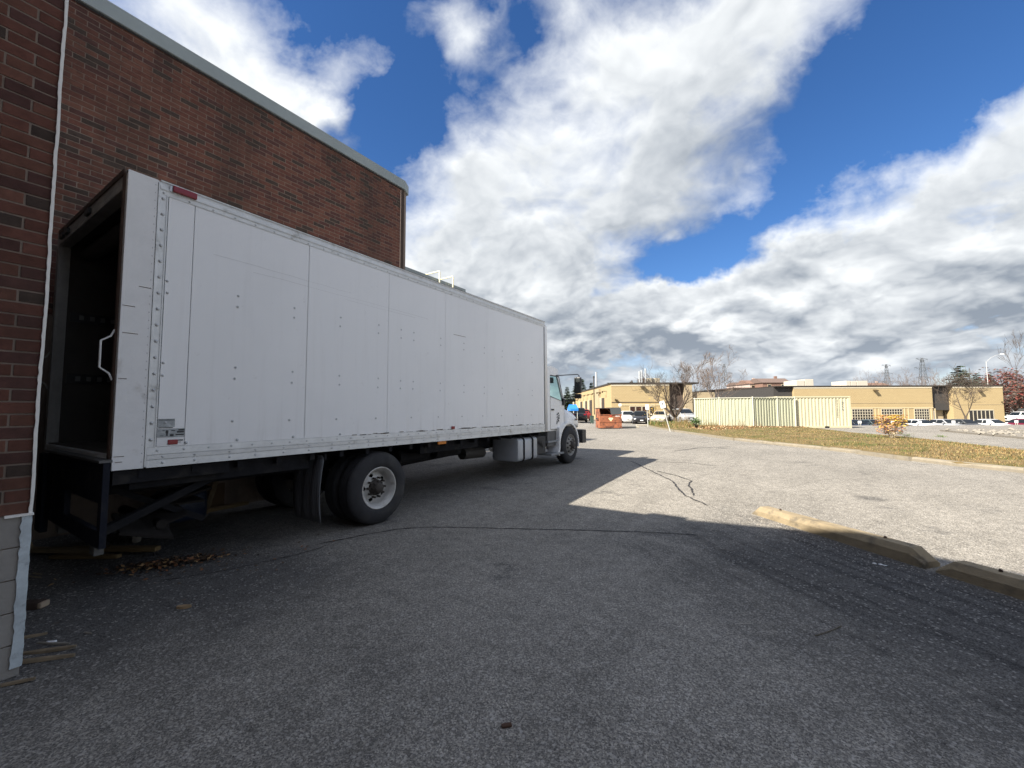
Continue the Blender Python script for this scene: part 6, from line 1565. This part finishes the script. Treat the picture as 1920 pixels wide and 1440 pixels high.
def pylon(px, ytop, v, label, r=0.13, arms=((0.97, 7), (0.80, 9.5), (0.62, 8))):
    p = at(px, 740, v); p.z = 0; H = at(px, ytop, v).z
    o = thing('power_pylon', label, 'pylon', p, YAW+0.35, 'power line towers on the skyline')
    def w(t): return (4.2*(1-t)**1.6+0.8) if t < 1 else 0.4
    legs = MB(); N = 9; zs = [H*i/N for i in range(N+1)]
    c = [[(sx*w(z/H), sy*w(z/H), z) for sx, sy in ((-1, -1), (1, -1), (1, 1), (-1, 1))] for z in zs]
    for q in range(4): legs.tube([c[i][q] for i in range(N+1)], r, 4)
    legs.build('leg', PYL, o, flat=True)
    br = MB()
    for i in range(N):
        for q in range(4): br.tube([c[i][q], c[i+1][(q+1) % 4]], r*0.6, 3); br.tube([c[i][(q+1) % 4], c[i+1][q]], r*0.6, 3)
    br.build('lattice', PYL, o, flat=True)
    for t, a in arms:
        am = MB(); z = H*t
        for s in (-1, 1):
            am.tube([(s*0.6, 0, z-1.2), (s*a, 0, z+0.6)], r*0.9, 4); am.tube([(s*0.6, 0, z+1.2), (s*a, 0, z+0.6)], r*0.7, 4); am.tube([(s*a, 0, z+0.6), (s*a, 0, z-1.2)], r*0.5, 3)
            for f in (0.3, 0.6): am.tube([(s*(0.6+(a-.6)*f), 0, z-1.2+1.8*f), (s*(0.6+(a-.6)*(f+.15)), 0, z+1.2-0.6*(f+.15))], r*0.5, 3)
        am.build('cross_arm', PYL, o, flat=True)
    return o, H, p
P1 = pylon(1733, 671, 300, 'nearest lattice pylon above the long workshop')
P2 = pylon(1665, 683, 420, 'fainter lattice pylon left of the nearest one', 0.16)
pylon(1360, 682, 380, 'lattice pylon above the corrugated fence', 0.15)
pylon(1326, 692, 480, 'small lattice pylon beside the bare treetop', 0.14)

# ---------------------------------------------------------------- trees
BARK = mat('bark', (0.085, 0.066, 0.052), 0.95, var=0.25); BARKP = mat('bark_pinkish', (0.15, 0.115, 0.095), 0.95, var=0.2)
def branch(mb, p, d, L, r, lev, rng, curve=0.25, spread=0.7, kids=(4, 6), rmin=0.012, upw=0.25):
    n = 4 if lev > 0 else 3; pts = [p]; rs = [r]; q = p.copy(); dd = d.copy()
    for i in range(n):
        dd = (dd+Vector((rng.uniform(-1, 1), rng.uniform(-1, 1), rng.uniform(-.6, 1)+upw))*curve*0.5).normalized(); q = q+dd*(L/n); pts.append(q.copy()); rs.append(max(rmin, r*(1-0.72*(i+1)/n)))
    mb.tube(pts, rs, 5 if lev > 1 else 3, cap=False)
    if lev <= 0: return
    for _ in range(rng.randint(*kids)):
        t = rng.uniform(0.25, 1.0); k = min(n-1, int(t*n)); b = pts[k].lerp(pts[k+1], t*n-k if t < 1 else 1)
        ax = (pts[k+1]-pts[k]).normalized(); s = ax.cross(Vector((rng.uniform(-1, 1), rng.uniform(-1, 1), rng.uniform(-1, 1)))).normalized()
        nd = (ax*(1-spread*0.5)+s*spread+UP*upw*0.6).normalized()
        branch(mb, b, nd, L*rng.uniform(0.45, 0.72), max(rmin, rs[k]*rng.uniform(0.45, 0.65)), lev-1, rng, curve, spread, kids, rmin, upw)
def bare_tree(px, v, ytop, label, seed, trunkh=0.25, trunkr=0.16, lev=4, kids=(4, 5), spread=0.65, stems=1, rmin=0.012, m=None, z=None, wide=1.0, sink=0.0):
    rng = random.Random(seed); p = at(px, 790, v); p.z = g(p.x, p.y)-sink if z is None else z
    H = at(px, ytop, v).z-p.z; o = thing('bare_tree', label, 'tree', p, YAW, None)
    tr = MB(); th = H*trunkh; tr.tube([(0, 0, -0.2), (0.02, 0, th*0.5), (0.0, 0.03, th)], [trunkr*1.35, trunkr, trunkr*0.85], 8); tr.build('trunk', m or BARK, o, flat=True)
    cr = MB()
    for s in range(stems):
        a = 2*PI*s/stems+rng.uniform(-.4, .4); lean = 0.0 if stems == 1 else rng.uniform(0.35, 0.85)*wide
        branch(cr, Vector((0, 0, th*0.92)), Vector((math.cos(a)*lean, math.sin(a)*lean, 1)).normalized(), H*(0.62 if stems == 1 else rng.uniform(0.5, 0.66)), trunkr*(0.85 if stems == 1 else 0.6), lev, rng, 0.28, spread, kids, rmin, 0.28)
    c = cr.build('crown', m or BARK, o, flat=True)
    return o
t1 = bare_tree(1266, 43.0, 692, 'big spreading bare tree with several stems behind the leaning sign', 4, 0.14, 0.20, 4, (3, 4), 0.66, 6, 0.009, wide=1.5)
leafy(t1, 'last_leaves', 240, (-2.2, 0, 1.6), (1.4, 1.5, 1.3), YLW[:2], 0.055, (3, 1), shell=0.1)
bare_tree(1345, 58.0, 688, 'bare tree with dome shaped twigs behind the corrugated fence', 9, 0.25, 0.13, 4, (3, 4), 0.7, 4, 0.008, BARKP)
bare_tree(1309, 64.0, 694, 'thin bare tree just left of the dome shaped one', 21, 0.3, 0.14, 4, (3, 5), 0.55, 3, 0.014, BARKP)
bare_tree(1811, 55.0, 727, 'small bare tree in front of the right end of the workshop', 13, 0.30, 0.13, 3, (7, 8), 0.80, 2, 0.012, sink=0.0, wide=0.45)
for px, v, yt, sd, w_ in ((1757, 130, 711, 3, 'right of the nearest pylon'), (1779, 135, 713, 5, 'just left of the tall spruce'), (1714, 150, 714, 6, 'left of the nearest pylon'), (1692, 160, 714, 2, 'between the two right pylons'), (1645, 150, 716, 31, 'above the small distant house'), (1627, 155, 713, 33, 'right of the rooftop units')):
    bare_tree(px, v, yt, 'thin distant bare tree on the skyline '+w_, sd, 0.3, 0.14, 3, (3, 5), 0.6, 3, 0.02, BARKP)['group'] = 'distant bare trees on the skyline'
def spruce(px, v, ytop, label, seed, wid=0.24, z=None, n=1500, cm=None, group=None):
    rng = random.Random(seed); p = at(px, 790, v); p.z = g(p.x, p.y) if z is None else z; H = at(px, ytop, v).z-p.z
    o = thing('spruce_tree', label, 'tree', p, 0, group)
    MB().tube([(0, 0, -0.2), (0, 0, H*0.98)], [H*0.018, 0.02], 6).build('trunk', BARK, o, flat=True)
    mb = MB(); cm = cm or [mat('spruce_green', (0.035, 0.055, 0.030), 0.85), mat('spruce_blue', (0.055, 0.078, 0.055), 0.85), mat('spruce_dark', (0.020, 0.030, 0.018), 0.9)]
    z_ = H*0.06
    while z_ < H*0.985:
        t = z_/H; Rr = H*wid*(1-t)**0.85*rng.uniform(0.8, 1.12); nb = max(5, int(15*(1-t)+4))
        for b in range(nb):
            a = rng.uniform(0, 2*PI); rr_ = Rr*rng.uniform(0.7, 1.1); d = Vector((math.cos(a), math.sin(a), 0)); s = Vector((-d.y, d.x, 0))
            m_ = max(3, int(rr_/ (H*0.022)))
            for q in range(m_):
                f = (q+0.6)/m_; c = d*rr_*f+UP*(z_-rr_*f*0.30+0.10*rr_*f*f*2)
                for sd in (-1, 1):
                    tip = c+(d*0.7+s*sd*rng.uniform(.4, 1.1)+UP*rng.uniform(-.35, .15)).normalized()*H*0.048*(1.25-f*0.6)*rng.uniform(.7, 1.4)
                    wv = s*H*0.013+UP*H*0.011; mb.add([c-wv, c+wv, tip], ((0, 1, 2),), rng.choices((0, 1, 2), weights=(5, 3, 3))[0])
        z_ += H*rng.uniform(0.020, 0.034)
    mb.build('foliage', cm, o, flat=True); return o
spruce(1808, 88, 683, 'taller dark spruce behind the right workshop', 1, 0.56)
spruce(1838, 90, 699, 'shorter dark spruce left of the street lamp', 2, 0.46)
spruce(1861, 100, 700, 'thin dark spruce right of the street lamp', 14, 0.26)
for k, (px, v, yt, sd, w_, lab) in enumerate(((1093, 112, 710, 3, .34, 'spruce with a forked top above the workshop roof'), (1110, 120, 716, 4, .3, 'small spruce right of the forked spruce'), (1079, 105, 722, 5, .4, 'broad spruce just behind the truck mirror'), (1064, 110, 724, 6, .4, 'spruce half hidden behind the truck cab'), (1143, 140, 717, 12, .5, 'dark treetop just above the workshop corner'))):
    spruce(px, v, yt, lab, sd, w_)
def crown_tree(px, v, ytop, ybot, rx, label, seed, mats, wts, n=2600, size=0.28, name='red_tree', dense=0.15):
    rng = random.Random(seed); p = at(px, 790, v); p.z = g(p.x, p.y); H = at(px, ytop, v).z-p.z; zb = max(0.5, at(px, ybot, v).z-p.z)
    o = thing(name, label, 'tree', p, YAW); tr = MB(); tr.tube([(0, 0, -0.2), (0, 0, H*0.6)], [0.22, 0.1], 7); tr.build('trunk', BARK, o, flat=True)
    lm = MB(); tips = []
    for k in range(16):
        a = rng.uniform(0, 6.3); zz = rng.uniform(zb+0.3, H*0.7); e = Vector((math.cos(a)*rx*rng.uniform(.4, .85), math.sin(a)*rx*rng.uniform(.4, .8), min(H*0.95, zz+rng.uniform(.5, H*0.3)))); lm.tube([(0, 0, zz*0.8), e*0.5+Vector((0, 0, zz*0.45)), e], [0.07, 0.05, 0.015], 4); tips.append(e)
    for k in range(120):
        e = rng.choice(tips); f = e+Vector((rng.uniform(-1, 1), rng.uniform(-1, 1), rng.uniform(-.4, 1)))*rx*0.35; lm.tube([e*0.9, f], [0.03, 0.014], 3)
    lm.build('limbs', BARK, o, flat=True)
    cl = [e+Vector((rng.gauss(0, .3), rng.gauss(0, .3), rng.gauss(0, .3)))*rx*0.5 for e in tips for _ in range(4)]
    mb = MB()
    for k in range(n):
        c = rng.choice(cl); q = c+Vector((rng.gauss(0, 1), rng.gauss(0, 1), rng.gauss(0, .8)))*rx*0.16
        s = size*rng.uniform(.5, 1.3); M = Matrix.Translation(q) @ Matrix.Rotation(rng.uniform(0, 6.3), 4, 'Z') @ Matrix.Rotation(rng.uniform(-1.3, 1.3), 4, 'X')
        mb.add([M @ Vector(w_) for w_ in ((-s, 0, 0), (0, -.5*s, .1*s), (s, 0, 0), (0, .5*s, .1*s))], ((0, 1, 2, 3),), rng.choices(range(len(mats)), weights=wts)[0])
    mb.build('foliage', mats, o, flat=True)
RD = [mat('maple_red', (0.16, 0.028, 0.022), 0.8), mat('maple_dull', (0.11, 0.05, 0.035), 0.85), mat('maple_pink', (0.24, 0.07, 0.05), 0.8), mat('twig_brown2', (0.10, 0.075, 0.06), 0.9)]
crown_tree(1884, 92, 696, 760, 4.4, 'dark red maple beside the street lamp', 5, RD, (5, 3, 2, 1), 2600, 0.26)
crown_tree(1912, 78, 706, 775, 5.0, 'brownish half bare tree at the right edge of the frame', 6, RD, (0.6, 4, 0.8, 4), 2600, 0.24, 'brown_tree')
crown_tree(1905, 84, 735, 790, 3.4, 'low reddish brown bush behind the white pickup', 7, RD, (2, 4, 1, 3), 1600, 0.22, 'red_bush')
crown_tree(1960, 82, 700, 780, 5.5, 'brown tree just beyond the right edge of the frame', 8, RD, (1, 4, 1, 4), 2000, 0.26, 'brown_tree')
bare_tree(1915, 80, 684, 'tall bare tree rising above the brown tree at the right edge', 17, 0.4, 0.12, 4, (3, 4), 0.4, 1, 0.012, BARK)
# far wood closing the horizon between and beyond the buildings
mb = MB(); FW_ = [mat('far_wood_brown', (0.085, 0.07, 0.06), 0.95), mat('far_wood_green', (0.045, 0.055, 0.035), 0.95)]
for k in range(9000):
    a = R.uniform(-1.25, 1.25); v = 230; u = math.tan(a)*v; h = (3.0+3.5*(0.5+0.5*math.sin(u*0.045)+0.35*math.sin(u*0.19+1))); z = h*R.random()**0.7
    c = W(u+R.uniform(-2, 2), v+R.uniform(-4, 4), z); s = R.uniform(0.5, 1.2); t = W(R.uniform(-1, 1), R.uniform(-1, 1), R.uniform(-.5, .8))*s
    t.z = R.uniform(-.6, .9)*s; mb.add([c-t, c+t, c+Vector((0, 0, s))], ((0, 1, 2),), 0 if R.random() < .7 else 1)
o = mb.build('far_wood', FW_); o['kind'] = 'stuff'; o['label'] = 'low distant belt of brown and dull green woodland'
print('objects', len(bpy.data.objects))
